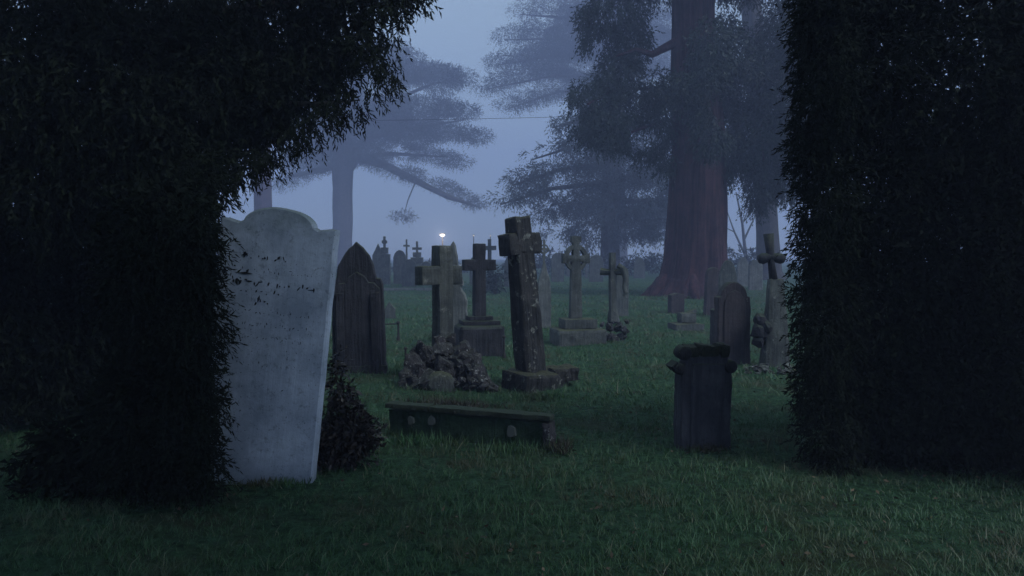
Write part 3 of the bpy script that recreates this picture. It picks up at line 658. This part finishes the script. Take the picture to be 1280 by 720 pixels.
def pads_points(pads, Y, area, op, rs, depth=1.0, hollow=.0, gap=None, gs=1.0):
    """pads: (px, py, rx, ry[, dY, depthfactor]) ellipsoids at distance Y; returns points, outward dirs"""
    P_, O_ = [], []
    for pd in pads:
        px, py, rx, ry = pd[:4]; dY = pd[4] if len(pd) > 4 else 0; df = pd[5] if len(pd) > 5 else depth
        yy = Y + dY; s = yy / F
        c = np.array(at(px, py, yy)); r = np.array([rx * s, max(rx, ry) * s * df, ry * s])
        n = int(op * math.pi * rx * ry / area) + 3
        v = rs.normal(size=(n, 3)); v /= np.linalg.norm(v, axis=1)[:, None]
        rad = rs.random(n) ** (1 / 3) * (1 - hollow) + hollow
        p = c + v * r * rad[:, None]
        P_.append(p); O_.append(v)
    P_ = np.concatenate(P_); O_ = np.concatenate(O_)
    if gap is not None:
        f = np.array([mnoise.noise(Vector((q[0] * gs, q[1] * gs, q[2] * gs * 1.4))) + .5 * mnoise.noise(Vector((q[0] * gs * 2.6 + 9, q[1] * gs * 2.6, q[2] * gs * 3.2))) for q in P_])
        k = f > gap; P_, O_ = P_[k], O_[k]
    return P_, O_
def sprays(P_, O_, rs, length, nl, leaf, width, droop=.6, spread=.5, outw=.5):
    """each point grows a drooping twig of nl leaves"""
    n = len(P_)
    d = O_ * outw + rs.normal(size=(n, 3)) * spread; d[:, 2] -= droop; d /= np.linalg.norm(d, axis=1)[:, None]
    L = length * (.5 + rs.random(n))
    Vs = []
    for k in range(nl):
        u = (k + .3) / nl
        c = P_ + d * (L * u)[:, None]; c[:, 2] -= L * .35 * u * u
        ld = d + rs.normal(size=(n, 3)) * .45; ld[:, 2] -= .25; ld /= np.linalg.norm(ld, axis=1)[:, None]
        Vs.append(kites(c, ld, leaf * (.6 + .8 * rs.random(n)), width * (.7 + .6 * rs.random(n)), rs))
    return np.concatenate(Vs)

# near yew hanging in from the upper left
rs = np.random.default_rng(3)
yY = 5.8
E = empty('yew_tree', (-5.6, 7.4, gh(-5.6, 7.4))); tag(E, 'black overhanging yew with drooping sprays in the upper left', 'tree')
EI = E.matrix_basis.inverted() if False else None
off = Vector((-5.6, 7.4, gh(-5.6, 7.4)))
def sub(o): o.matrix_parent_inverse = Matrix.Translation(-off_cur) ; return o
off_cur = off
edge = [(512, 4, 14, 12), (492, 14, 26, 22), (484, 46, 16, 12), (482, 74, 20, 14), (470, 100, 24, 15), (452, 122, 26, 15), (462, 60, 26, 26), (430, 128, 26, 16), (405, 140, 26, 14), (384, 158, 20, 15), (362, 172, 22, 18), (344, 186, 20, 17), (326, 198, 18, 16), (308, 204, 18, 18), (495, 98, 10, 7), (474, 128, 10, 8)]
core = [(425, 34, 50, 50), (390, 76, 52, 42), (352, 98, 60, 52), (318, 138, 40, 38), (290, 80, 85, 90), (420, -26, 100, 44), (240, 150, 80, 100), (170, 120, 130, 140), (80, 150, 130, 170), (200, -40, 220, 90), (500, -40, 40, 40)]
near = [(236, 300, 40, 60, -2.1), (242, 400, 38, 80, -2.1), (238, 510, 40, 80, -2.1), (244, 590, 36, 50, -2.1), (200, 350, 50, 120, -2.0), (190, 540, 60, 110, -2.0), (254, 225, 30, 45, -1.6)]
low = [(200, 320, 50, 110, -1.9), (190, 520, 60, 100, -1.9), (120, 600, 90, 90, -1.8), (160, 330, 110, 130, .6), (60, 400, 130, 170, .4), (140, 500, 100, 120, .9), (40, 600, 120, 110, 0), (225, 240, 40, 80, .3), (215, 400, 45, 120, .9), (215, 540, 40, 70, 1.2), (-60, 300, 150, 330, 0)]  # near and low: added skirts that blacken the left side to the ground
V = []
P_, O_ = pads_points(edge, yY, 14 * 9, 6.5, rs, depth=1.2, gap=-.06, gs=4.5)
V.append(sprays(P_, O_, rs, .13, 12, .045, .012, droop=.85, spread=.4))
T = []
P_, O_ = pads_points(core, yY + .3, 14 * 9, 7, rs, depth=.9, gap=-.55, gs=3)
T.append(sprays(P_, O_, rs, .15, 9, .06, .022, droop=.6))
P_, O_ = pads_points(near, 6.4, 84, 5, rs, depth=.6, gap=-.4, gs=4)
V.append(sprays(P_, O_, rs, .11, 14, .036, .009, droop=.5, spread=.5))
P_, O_ = pads_points(low, 6.4, 130, 6, rs, depth=.6)
T.append(sprays(P_, O_, rs, .14, 8, .065, .026, droop=.5))
c_ = np.stack([rs.uniform(-7, 3.6, 20000), rs.uniform(-6, 3.2, 20000), rs.uniform(3.9, 5.4, 20000)], -1)   # added unseen boughs above the camera, shading the near grass
T.append(sprays(c_, rs.normal(size=c_.shape), rs, .3, 4, .16, .07, droop=.3))
V = above(np.concatenate(V) - np.array(off)); T = above(np.concatenate(T) - np.array(off))
link('crown', leaf_mesh('crown', V, T), M['yew'], E)
bm = bmesh.new(); tube(bm, [(0, 0, -.2), (.05, 0, 1), (.15, -.1, 2.4), (.1, 0, 4.2), (0, .1, 5.5)], [.5, .42, .36, .25, .1], 14, .4, 3); from_bm('trunk', bm, M['bark'], E)
for i, pts in enumerate(([(250, 60), (330, 70), (420, 70), (480, 60)], [(240, 110), (330, 130), (400, 130), (450, 125)], [(250, 20), (380, 0), (470, 5), (512, 10)])):
    bm = bmesh.new(); w_ = [Vector((.1, 0, 2.2 + i * .5))] + [at(a, b_, yY + .2) - off for a, b_ in pts]
    tube(bm, w_, [.12, .06, .035, .018, .006], 7); from_bm('branch', bm, M['bark'], E)

# added upright yew, put in to blacken the frame right of the graves
rs = np.random.default_rng(4)
off = Vector((3.7, 5.4, gh(3.7, 5.4)))
E = empty('yew_tree', off); tag(E, 'added dense black upright yew, put in to darken the right of the view', 'tree')
nearp = [(1008, 180, 18, 36), (1010, 345, 20, 28), (1010, 480, 16, 36), (1018, 590, 26, 26), (1012, 50, 20, 24), (1030, 100, 34, 110), (1032, 260, 32, 90), (1030, 400, 32, 90), (1034, 540, 32, 80), (1036, 0, 40, 60), (1036, -20, 40, 50)]
pads = [(1080, 60, 70, 130), (1120, -60, 130, 100), (1200, 100, 120, 180), (1085, 230, 68, 110), (1180, 300, 130, 160), (1078, 380, 60, 110), (1150, 480, 110, 130), (1095, 520, 60, 100), (1230, 500, 130, 160), (1050, 150, 40, 60), (1048, 310, 34, 60), (1050, 20, 34, 60), (1052, 460, 34, 60), (1085, 590, 50, 50), (1180, 610, 120, 70), (1300, 300, 140, 400)]
P_, O_ = pads_points(pads, 5.2, 120, 5, rs, depth=.5)
T = above(sprays(P_, O_, rs, .15, 8, .055, .021, droop=.4) - np.array(off))
P_, O_ = pads_points(nearp, 5.0, 84, 6, rs, depth=.6, gap=-.4, gs=4)
V = above(sprays(P_, O_, rs, .11, 14, .038, .010, droop=.5, spread=.5) - np.array(off))
link('crown', leaf_mesh('crown', V, T), M['yew'], E)
bm = bmesh.new(); tube(bm, [(0, 0, -.2), (0, 0, 1.5), (.1, 0, 4), (.05, .1, 5)], [.3, .25, .18, .06], 12, .3, 4); from_bm('trunk', bm, M['bark'], E)

# shrub at the foot of the pale headstone
rs = np.random.default_rng(5)
gp = ground(425, 588); off = gp
E = empty('shrub', off); tag(E, 'dark tangled shrub growing against the foot of the pale leaning headstone', 'shrub')
pads = [(424, 470, 6, 12), (428, 492, 15, 14), (430, 515, 24, 18), (438, 535, 30, 20), (420, 550, 32, 26), (440, 560, 30, 20), (404, 545, 18, 26), (412, 575, 26, 18), (452, 540, 18, 18), (420, 452, 4, 10), (398, 572, 14, 20)]
P_, O_ = pads_points(pads, gp.y + .06, 10 * 9, 9, rs, depth=.7)
V = np.concatenate([sprays(P_[::2], O_[::2], rs, .06, 4, .05, .026, droop=.15, spread=.8), sprays(P_[1::2], O_[1::2], rs, .09, 6, .03, .012, droop=-.2, spread=.8)]) - np.array(off)
V = V[(V.reshape(-1, 4, 3)[:, :, 2].min(1) > .0).repeat(4)]
link('foliage', leaf_mesh('foliage', V), M['ivy'], E)
bm = bmesh.new()
for i in range(9):
    x = rr.uniform(-.14, .14); tube(bm, [(x * .4, 0, -.03), (x, rr.uniform(-.05, .05), .2), (x * 1.3, rr.uniform(-.05, .05), rr.uniform(.35, .6))], [.012, .008, .003], 5)
tag(from_bm('stem', bm, M['bark'], E), kind='stuff')

# weeds round the graves
rs = np.random.default_rng(6)
def weeds(px, py, wpx, hpx, n, label, dY=0, mat='weed'):
    g = ground(px, py); s = px_scale(g.y)
    x = rs.normal(0, .4, n) * wpx * s; y = rs.normal(0, .4, n) * .12 + dY
    C = np.stack([x, y, ghn(x + g.x, y + g.y) - g.z - .01], -1)
    D = rs.normal(size=(n, 3)) * .4; D[:, 2] = 1; D /= np.linalg.norm(D, axis=1)[:, None]
    V = kites(C, D, hpx * s * (.4 + .8 * rs.random(n)), .008 + 0 * x, rs)
    V2 = kites(C + D * (hpx * s * .4 * rs.random(n))[:, None], (lambda q: q / np.linalg.norm(q, axis=1)[:, None])(rs.normal(size=(n, 3))), .03 + .02 * rs.random(n), .018 + 0 * x, rs)
    o = link('weeds', leaf_mesh('weeds', np.concatenate([V, V2] if mat == 'weed' else [V])), M[mat], None, g); tag(o, label, 'weeds', kind='stuff')
weeds(703, 566, 14, 22, 160, 'tangle of dead weeds at the right end of the low grave wall')
weeds(560, 506, 62, 12, 420, 'dead stalks round the foot of the rock mound')
weeds(530, 556, 90, 20, 260, 'long grass along the left half of the low grave wall', mat='grass')
weeds(640, 567, 85, 20, 260, 'long grass along the right half of the low grave wall', mat='grass')
weeds(500, 466, 40, 9, 700, 'longer grass round the near-black pointed headstone', mat='grass')
weeds(345, 603, 55, 14, 450, 'long grass at the foot of the pale leaning headstone', mat='grass')
weeds(665, 494, 50, 12, 700, 'longer grass round the slab of the tallest cross', mat='grass')
weeds(862, 373, 110, 5, 900, 'rough grass round the flared foot of the giant tree', mat='grass')
weeds(880, 566, 34, 12, 240, 'longer grass at the foot of the scrolled headstone')

n = 2600; yy = 2.8 * np.power(5.5, rs.random(n)); xx = (rs.random(n) * 2 - 1) * (.75 * yy + .5)
k = (vnoise(xx, yy, .9, 4.) + rs.normal(0, .6, n)) > .5; xx, yy = xx[k], yy[k]; n = len(xx)
C = np.stack([xx, yy, ghn(xx, yy) + .012 + .03 * rs.random(n)], -1); D = rs.normal(size=(n, 3)); D[:, 2] *= .35; D /= np.linalg.norm(D, axis=1)[:, None]
tag(link('fallen_leaves', leaf_mesh('fallen_leaves', kites(C, D, .025 + .02 * rs.random(n), .014 + .008 * rs.random(n), rs)), M['litter']), kind='stuff', label='brown fallen leaves scattered in the grass')

# ---- big trees
def tree(name, label, Y, base_py, trunk, tsides=20, flute=.12, bark='bark', fol='cedar', limbs=(), pads=(), area=30., op=4., leaf=.3, width=.1, gap=None, gs=.35, droop=.35, spread=.5, nl=4, slen=.5, seed=0, depth=1.0, outw=.5, group=None, extra=()):
    """trunk: (px, py, halfwidth px) from foot up; limbs: lists of (px, py, dY, r px)"""
    rs = np.random.default_rng(seed + 50)
    s = Y / F; b0 = at(trunk[0][0], trunk[0][1], Y); off = Vector((b0.x, Y, gh(b0.x, Y)))
    E = empty(name, off); tag(E, label, 'tree', group)
    pts, rad = [], []
    for i in range(len(trunk) - 1):
        (x0, y0, r0), (x1, y1, r1) = trunk[i], trunk[i + 1]
        for k in range(6):
            u = k / 6; pts.append(at(x0 + (x1 - x0) * u, y0 + (y1 - y0) * u, Y) - off); rad.append((r0 + (r1 - r0) * u) * s)
    pts.append(at(trunk[-1][0], trunk[-1][1], Y) - off); rad.append(trunk[-1][2] * s)
    pts[0].z = min(pts[0].z, -.2)
    bm = bmesh.new(); tube(bm, pts, rad, tsides, flute, seed); from_bm('trunk', bm, M[bark], E, smooth=True)
    for lb in limbs:
        bm = bmesh.new(); tube(bm, [at(a, b_, Y + c_) - off for a, b_, c_, r_ in lb], [r_ * s for *_, r_ in lb], 8, .25, seed); from_bm('branch', bm, M[bark], E)
    P_, O_ = pads_points(list(pads) + list(extra), Y, area, op, rs, depth=depth, gap=gap, gs=gs)
    V = sprays(P_, O_, rs, slen, nl, leaf, width, droop=droop, spread=spread, outw=outw) - np.array(off)
    link('crown', leaf_mesh('crown', None, V), M[fol], E)
    return E

# giant sequoia on the right
SY = 27.0
spads = [(765, 14, 44, 24), (750, 48, 24, 22), (790, 52, 26, 26), (775, 88, 32, 24), (742, 118, 32, 24), (728, 148, 20, 20), (765, 140, 34, 26), (795, 125, 34, 30), (822, 108, 24, 24), (797, 168, 30, 16, 0), (765, 172, 26, 12), (826, 160, 16, 26), (834, 200, 9, 18), (742, 168, 16, 10), (812, 190, 16, 10),
         (888, 60, 24, 44, -1.6, .5), (884, 120, 24, 40, -1.8, .5), (850, 110, 14, 22, -1.8, .5), (890, 160, 22, 30, -1.8, .5), (906, 60, 28, 44), (930, 96, 36, 50), (948, 160, 32, 52), (918, 190, 26, 30), (952, 222, 20, 28), (944, 250, 12, 14), (904, 150, 24, 44), (985, 130, 44, 80), (1010, 40, 60, 60), (990, 215, 30, 34), (905, 210, 10, 22),
         (840, -60, 120, 50), (930, -60, 100, 50), (870, -160, 130, 80), (870, -300, 110, 90), (870, -440, 90, 90), (870, -560, 70, 80), (870, -670, 45, 70)]
giant = tree('sequoia_tree', 'giant conifer with a massive flared reddish trunk and dark drooping foliage', SY, 372,
     [(860, 384, 60), (862, 374, 52), (864, 366, 47), (867, 352, 41.5), (869, 330, 37.5), (870, 300, 35), (871, 250, 32.5), (871.5, 184, 29.5), (869, 100, 27), (867, 0, 25), (868, -200, 20), (870, -450, 12), (870, -700, 3)],
     tsides=120, flute=.19, bark='bark_red', fol='sequoia', seed=2,
     limbs=[[(866, 40, 0, 8), (840, 55, -.3, 6), (815, 68, -.6, 4.4), (795, 62, -.9, 2.4), (770, 70, -1, 1)], [(866, 120, 0, 5), (820, 110, .5, 2.6), (770, 112, .6, 1.6), (735, 130, -1, 1.5)], [(872, 60, 0, 5), (910, 70, .4, 3), (945, 110, .6, 2), (955, 200, -.6, 1.5)], [(866, 150, 0, 4), (830, 150, .5, 2), (790, 165, -1, 1.5)]],
     pads=spads, area=30, op=7.5, leaf=.14, width=.055, gap=-.28, gs=.75, droop=.75, spread=.35, nl=7, slen=.42, outw=.5, depth=.9)
for i in range(9):                                      # buttress roots
    th = -math.pi + i * math.pi / 8 + .15 * math.sin(i * 3); q = Vector((math.cos(th), math.sin(th), 0)); k = .85 + .25 * math.sin(i * 2.1)
    bm = bmesh.new(); tube(bm, [q * 1.05 + Vector((0, 0, .8 * k)), q * 1.2 + Vector((0, 0, .45 * k)), q * (1.3 + .2 * k) + Vector((0, 0, .12)), q * (1.5 + .35 * k) + Vector((.05, 0, -.1))], [.14, .22 * k, .17 * k, .06], 12, .3, i)
    from_bm('root', bm, M['bark_red'], giant, smooth=True)
tree('sequoia_tree', 'slimmer conifer trunk behind the giant one, at the right edge', 46, 350,
     [(962, 351, 20), (961, 340, 15), (959, 290, 13), (954, 200, 12.5), (945, 80, 12), (938, 0, 11), (930, -200, 8), (928, -500, 2)],
     tsides=32, flute=.12, bark='bark', fol='sequoia', seed=3, pads=[(925, 20, 26, 20), (955, 50, 24, 24), (970, 20, 20, 24), (930, -80, 70, 50), (930, -200, 70, 60), (930, -340, 55, 60), (930, -450, 35, 50), (985, 110, 40, 50), (1010, 180, 40, 60)],
     area=50, op=5, leaf=.2, width=.07, gap=-.2, gs=.6, droop=.6, nl=5, slen=.45)

# cedars: flat sloping layers
def layers(spec):
    out = []
    for (x0, y0, x1, y1, th, n) in spec:
        for k in range(n):
            u = (k + .5) / n; bow = -math.sin(u * math.pi) * th * .35
            out.append((x0 + (x1 - x0) * u, y0 + (y1 - y0) * u + bow, abs(x1 - x0) / n * .85 + 6, th * (1.0 - .55 * u) * .46 + 1.5, random.uniform(-2, 2), 1.0))
    return out
Lb = [(762, 150, 690, 158, 14, 5), (762, 176, 664, 196, 18, 6), (762, 200, 640, 226, 20, 7), (762, 222, 622, 252, 20, 8), (765, 245, 668, 272, 26, 6), (765, 268, 690, 296, 24, 5), (762, 150, 835, 170, 22, 5), (762, 185, 850, 205, 26, 5), (765, 215, 880, 240, 28, 7), (765, 250, 880, 275, 30, 7), (765, 280, 860, 305, 24, 6), (765, 160, 740, 172, 20, 3), (762, 120, 720, 135, 14, 4), (762, 120, 810, 132, 16, 4), (762, 95, 790, 100, 14, 3), (762, 95, 738, 100, 12, 3)]
tree('cedar_tree', 'broad cedar with sloping layered boughs left of the giant trunk', 56, 344,
     [(762, 345, 16), (762, 335, 13), (762, 300, 11.5), (762, 200, 9), (762, 120, 5), (762, 80, 1.5)], seed=5,
     limbs=[[(762, 150, 0, 3), (715, 152, 0, 2), (690, 160, 0, .8)], [(762, 176, 0, 3), (710, 185, .5, 2), (664, 200, 1, .8)], [(762, 205, 0, 4), (700, 212, 0, 2.4), (640, 232, 0, .8)], [(762, 228, 0, 4), (690, 236, -1, 2.4), (625, 256, -1, .8)], [(765, 250, 0, 4), (820, 252, 0, 2.4), (870, 275, 0, .8)], [(762, 185, 0, 3), (800, 190, 0, 2), (845, 206, 0, .8)]],
     pads=layers(Lb) + [(785, 240, 40, 34), (800, 275, 46, 24), (750, 288, 50, 16), (825, 225, 32, 40), (740, 266, 40, 12)], area=24, op=8, leaf=.28, width=.085, gap=-.22, gs=.42, droop=.35, spread=.3, nl=5, slen=.7, depth=.6, outw=.7)
Lc = [(770, 8, 650, 12, 18, 6), (770, 28, 628, 46, 22, 8), (770, 56, 616, 78, 24, 9), (770, 82, 602, 108, 24, 9), (770, 104, 632, 132, 20, 7), (770, -20, 660, -10, 18, 6), (770, -45, 690, -40, 18, 4), (770, 10, 860, 20, 18, 6), (770, 45, 880, 60, 24, 6), (770, 85, 880, 100, 24, 6), (770, -40, 850, -30, 20, 5), (770, -70, 730, -66, 16, 3), (770, -70, 810, -66, 16, 3)]
tree('cedar_tree', 'paler cedar farther off, its flat tiers spreading at the top centre', 112, 332,
     [(775, 333, 12), (774, 325, 11), (772, 200, 8), (770, 60, 6), (770, -60, 3), (770, -95, 1)], seed=6,
     limbs=[[(770, 20, 0, 2.6), (700, 22, 0, 1.8), (650, 18, 0, .6)], [(770, 45, 0, 2.8), (700, 48, 1, 1.8), (630, 50, 1, .6)], [(770, 70, 0, 2.8), (690, 70, 0, 2), (618, 82, 0, .6)], [(770, 95, 0, 3), (690, 95, -1, 2), (605, 112, -1, .6)], [(770, 115, 0, 2.6), (700, 114, 0, 1.6), (635, 136, 0, .6)]],
     pads=layers(Lc) + [(730, 40, 50, 36), (740, 80, 40, 26), (790, 50, 50, 50), (700, 70, 50, 20)], area=9, op=7.5, leaf=.30, width=.11, gap=-.36, gs=.24, droop=.32, spread=.3, nl=4, slen=1.1, depth=.5, outw=.7)
La = [(440, 90, 520, 72, 26, 5), (440, 105, 585, 98, 34, 8), (440, 150, 588, 140, 34, 8), (440, 170, 604, 172, 30, 9), (440, 190, 580, 204, 22, 7), (430, 110, 360, 120, 34, 5), (430, 150, 340, 165, 36, 6), (430, 190, 350, 205, 24, 6), (500, 214, 600, 258, 15, 9), (430, 70, 500, 62, 22, 4), (430, 75, 390, 85, 22, 3), (440, 195, 500, 220, 10, 4), (425, 200, 345, 235, 14, 5)]
tree('cedar_tree', 'misty spreading pine with a bare trunk and one long low bough, left', 112, 332,
     [(428, 333, 18), (428, 326, 14), (428, 300, 12.5), (428, 240, 12), (429, 200, 13.5), (436, 170, 9), (445, 130, 6), (450, 80, 2)], seed=7, fol='cedar',
     limbs=[[(430, 215, 0, 9), (448, 196, 0, 7), (480, 206, 0, 5), (520, 226, 0, 4), (560, 246, 0, 3), (602, 260, 0, .8)], [(436, 190, 0, 7), (470, 170, 0, 4), (520, 160, 0, 2.5), (580, 150, 0, .8)], [(440, 160, 0, 5), (480, 130, 0, 3), (540, 105, 0, 1.6), (580, 96, 0, .6)], [(428, 205, 0, 6), (400, 212, 0, 4), (360, 222, 0, 1.5)], [(448, 196, 0, 4), (490, 192, 0, 2.4), (560, 196, 0, .8)], [(430, 170, 0, 5), (400, 150, 0, 3), (360, 135, 0, 1)], [(520, 226, 0, 1), (510, 250, 0, .7), (505, 268, 0, .4)]],
     pads=layers(La) + [(470, 100, 50, 30), (450, 150, 60, 34), (510, 165, 50, 20), (550, 100, 30, 18), (520, 135, 50, 14), (507, 268, 8, 5), (515, 273, 7, 4), (495, 270, 6, 4), (400, 160, 50, 40)], area=9, op=7.5, leaf=.30, width=.115, gap=-.36, gs=.2, droop=.0, spread=.4, nl=4, slen=.8, depth=.5, outw=.6)
tree('sequoia_tree', 'faint pinkish conifer trunk standing behind the pale leaning headstone', 80, 337,
     [(330, 338, 18), (330, 330, 13), (329, 270, 11), (328, 200, 10), (326, 60, 8), (324, -200, 2)], tsides=24, bark='bark_red', fol='sequoia', seed=8,
     pads=[(326, 150, 45, 40), (326, 60, 55, 50), (325, -40, 45, 60), (324, -140, 25, 50)], area=150, op=2, leaf=.3, width=.12, gap=-.1, gs=.5, droop=.6)
# distant thicket and lone bush
def bush(px, py, wpx, hpx, label, fol='cedar', seed=0, dY=0, name='bush', kind=None):
    g = ground(px, py); rs = np.random.default_rng(seed)
    E = empty(name, g); tag(E, label, 'bush', None, kind)
    pads = [(px + rs.uniform(-.5, .5) * wpx, py - hpx * rs.uniform(.15, .75), wpx * rs.uniform(.18, .32), hpx * rs.uniform(.22, .32)) for _ in range(9)]
    P_, O_ = pads_points(pads, g.y, 40, 4, rs, depth=.8); k = g.y / 40
    V = sprays(P_, O_, rs, .3 * k, 4, .2 * k, .08 * k, droop=-.1) - np.array(g); V = V[(V.reshape(-1, 4, 3)[:, :, 2].min(1) > 0).repeat(4)]
    link('foliage', leaf_mesh('foliage', V), M[fol], E)
    bm = bmesh.new()
    for q in range(5):
        x = rs.uniform(-.3, .3) * wpx * g.y / F; tube(bm, [(x * .4, 0, -.05), (x, 0, hpx * .6 * g.y / F)], [.05, .02], 5)
    tag(from_bm('stem', bm, M['bark'], E), kind='stuff')
bush(618, 368, 24, 40, 'dark round bush beneath the dim stubby-armed cross', seed=1)
bush(660, 346, 60, 30, 'low hazy bush far behind the tallest cross', seed=2)
bush(720, 345, 70, 34, 'low hazy bush far behind the Celtic wheel cross', seed=3)
bush(795, 345, 60, 30, 'low hazy bush just left of the giant trunk', seed=4)
bush(930, 346, 50, 36, 'low hazy bush right of the giant trunk', seed=5)
bush(560, 342, 60, 16, 'very faint low bush on the horizon behind the squat cross', seed=6)
bush(465, 345, 60, 18, 'very faint low bush on the horizon behind the pointed headstone', seed=7)
tree('bare_tree', 'hazy thin leafless tree right of the giant trunk', 70, 339, [(934, 340, 3), (932, 320, 2.2), (928, 280, 1.6), (920, 240, .8)], tsides=8, seed=9,
     limbs=[[(932, 320, 0, 1.5), (918, 290, 0, 1), (908, 262, 0, .5)], [(930, 300, 0, 1.3), (944, 270, 0, .8), (950, 250, 0, .4)], [(928, 280, 0, 1), (938, 255, 0, .6), (936, 235, 0, .3)], [(918, 290, 0, .8), (906, 284, 0, .4)]],
     pads=[(920, 255, 18, 16), (938, 262, 12, 14)], area=200, op=1.0, leaf=.2, width=.03, nl=3)

# ------------------------------------------------------------------ lamps and overhead line
def street_lamp(px, py, Y, wpx, hpx, label, lit='lamp', watts=900):
    p_ = at(px, py, Y); s = Y / F; zt = p_.z
    E = empty('street_lamp', (p_.x, Y, gh(p_.x, Y))); tag(E, label, 'street lamp')
    bm = bmesh.new(); tube(bm, [(0, .12, -.2), (0, .12, .6), (0, .12, zt - .1), (0, .1, zt + hpx * s * .6)], [.09, .07, .05, .05], 10); from_bm('post', bm, M['iron'], E)
    bm = bmesh.new(); rbox(bm, (0, 0, zt + hpx * s * .5), (wpx * s * 1.1, wpx * s * .6, .06), seg=.2, amp=0); from_bm('hood', bm, M['iron'], E)
    bm = bmesh.new(); bmesh.ops.create_icosphere(bm, subdivisions=3, radius=1)
    for v in bm.verts: v.co = Vector((v.co.x * wpx * s / 2, v.co.y * wpx * s * .28, zt + v.co.z * hpx * s / 2))
    from_bm('lamp_glass', bm, M[lit], E, smooth=True)
    if not watts: return
    ld = bpy.data.lights.new('lamp_light', 'POINT'); ld.energy = watts; ld.color = (1, .88, .72); ld.shadow_soft_size = .1
    lo = bpy.data.objects.new('lamp_light', ld); COL.objects.link(lo); lo.parent = E; lo.location = (0, -.9, zt - .1)
street_lamp(553, 294, 66, 6.5, 2.4, 'brightest street lamp glowing in the mist above the squat cross', watts=420)
street_lamp(592, 295, 84, 2.4, 1.2, 'second, fainter street lamp above the slim cross', 'lamp_dim', 0)
street_lamp(613, 294.5, 90, 1.4, 1.1, 'faintest street lamp, rightmost of the three glowing in the mist', 'lamp_dim', 0)
pa, pb = at(140, 150, 52), at(1120, 128, 52)
for p_, lb in ((pa, 'wooden utility pole hidden beyond the left yew'), (pb, 'wooden utility pole hidden beyond the right yew')):
    E = empty('utility_pole', (p_.x, p_.y, 0)); tag(E, lb, 'utility pole')
    bm = bmesh.new(); tube(bm, [(0, 0, -.3), (0, 0, p_.z + .3)], [.16, .11], 10); from_bm('post', bm, M['bark'], E)
    bm = bmesh.new(); rbox(bm, (0, 0, p_.z - .15), (1.4, .1, .12), seg=.3, amp=0); from_bm('crossarm', bm, M['bark'], E)
bm = bmesh.new(); pts = []
for k in range(41):
    u = k / 40; q = pa.lerp(pb, u); q = q - pa; q.z -= .5 * 4 * u * (1 - u); pts.append(q)
tube(bm, pts, .016, 5); tag(from_bm('power_cable', bm, M['iron'], None, pa), 'thin overhead cable crossing the misty sky', 'cable')

# ------------------------------------------------------------------ the mist
bm = bmesh.new(); bmesh.ops.create_cube(bm, size=1)
for v in bm.verts: v.co = Vector((v.co.x * 680, v.co.y * 680, -1.3 + (v.co.z + .5) * 52))
hm = bpy.data.materials.new('mist'); hm.use_nodes = True; t = hm.node_tree; t.nodes.clear()
pv = t.nodes.new('ShaderNodeVolumePrincipled'); pv.inputs['Color'].default_value = (.62, .68, 1.0, 1); pv.inputs['Density'].default_value = .0062; pv.inputs['Anisotropy'].default_value = .2
o_ = t.nodes.new('ShaderNodeOutputMaterial'); t.links.new(pv.outputs[0], o_.inputs['Volume'])
tag(from_bm('haze', bm, hm), kind='stuff', label='thick blue evening mist')
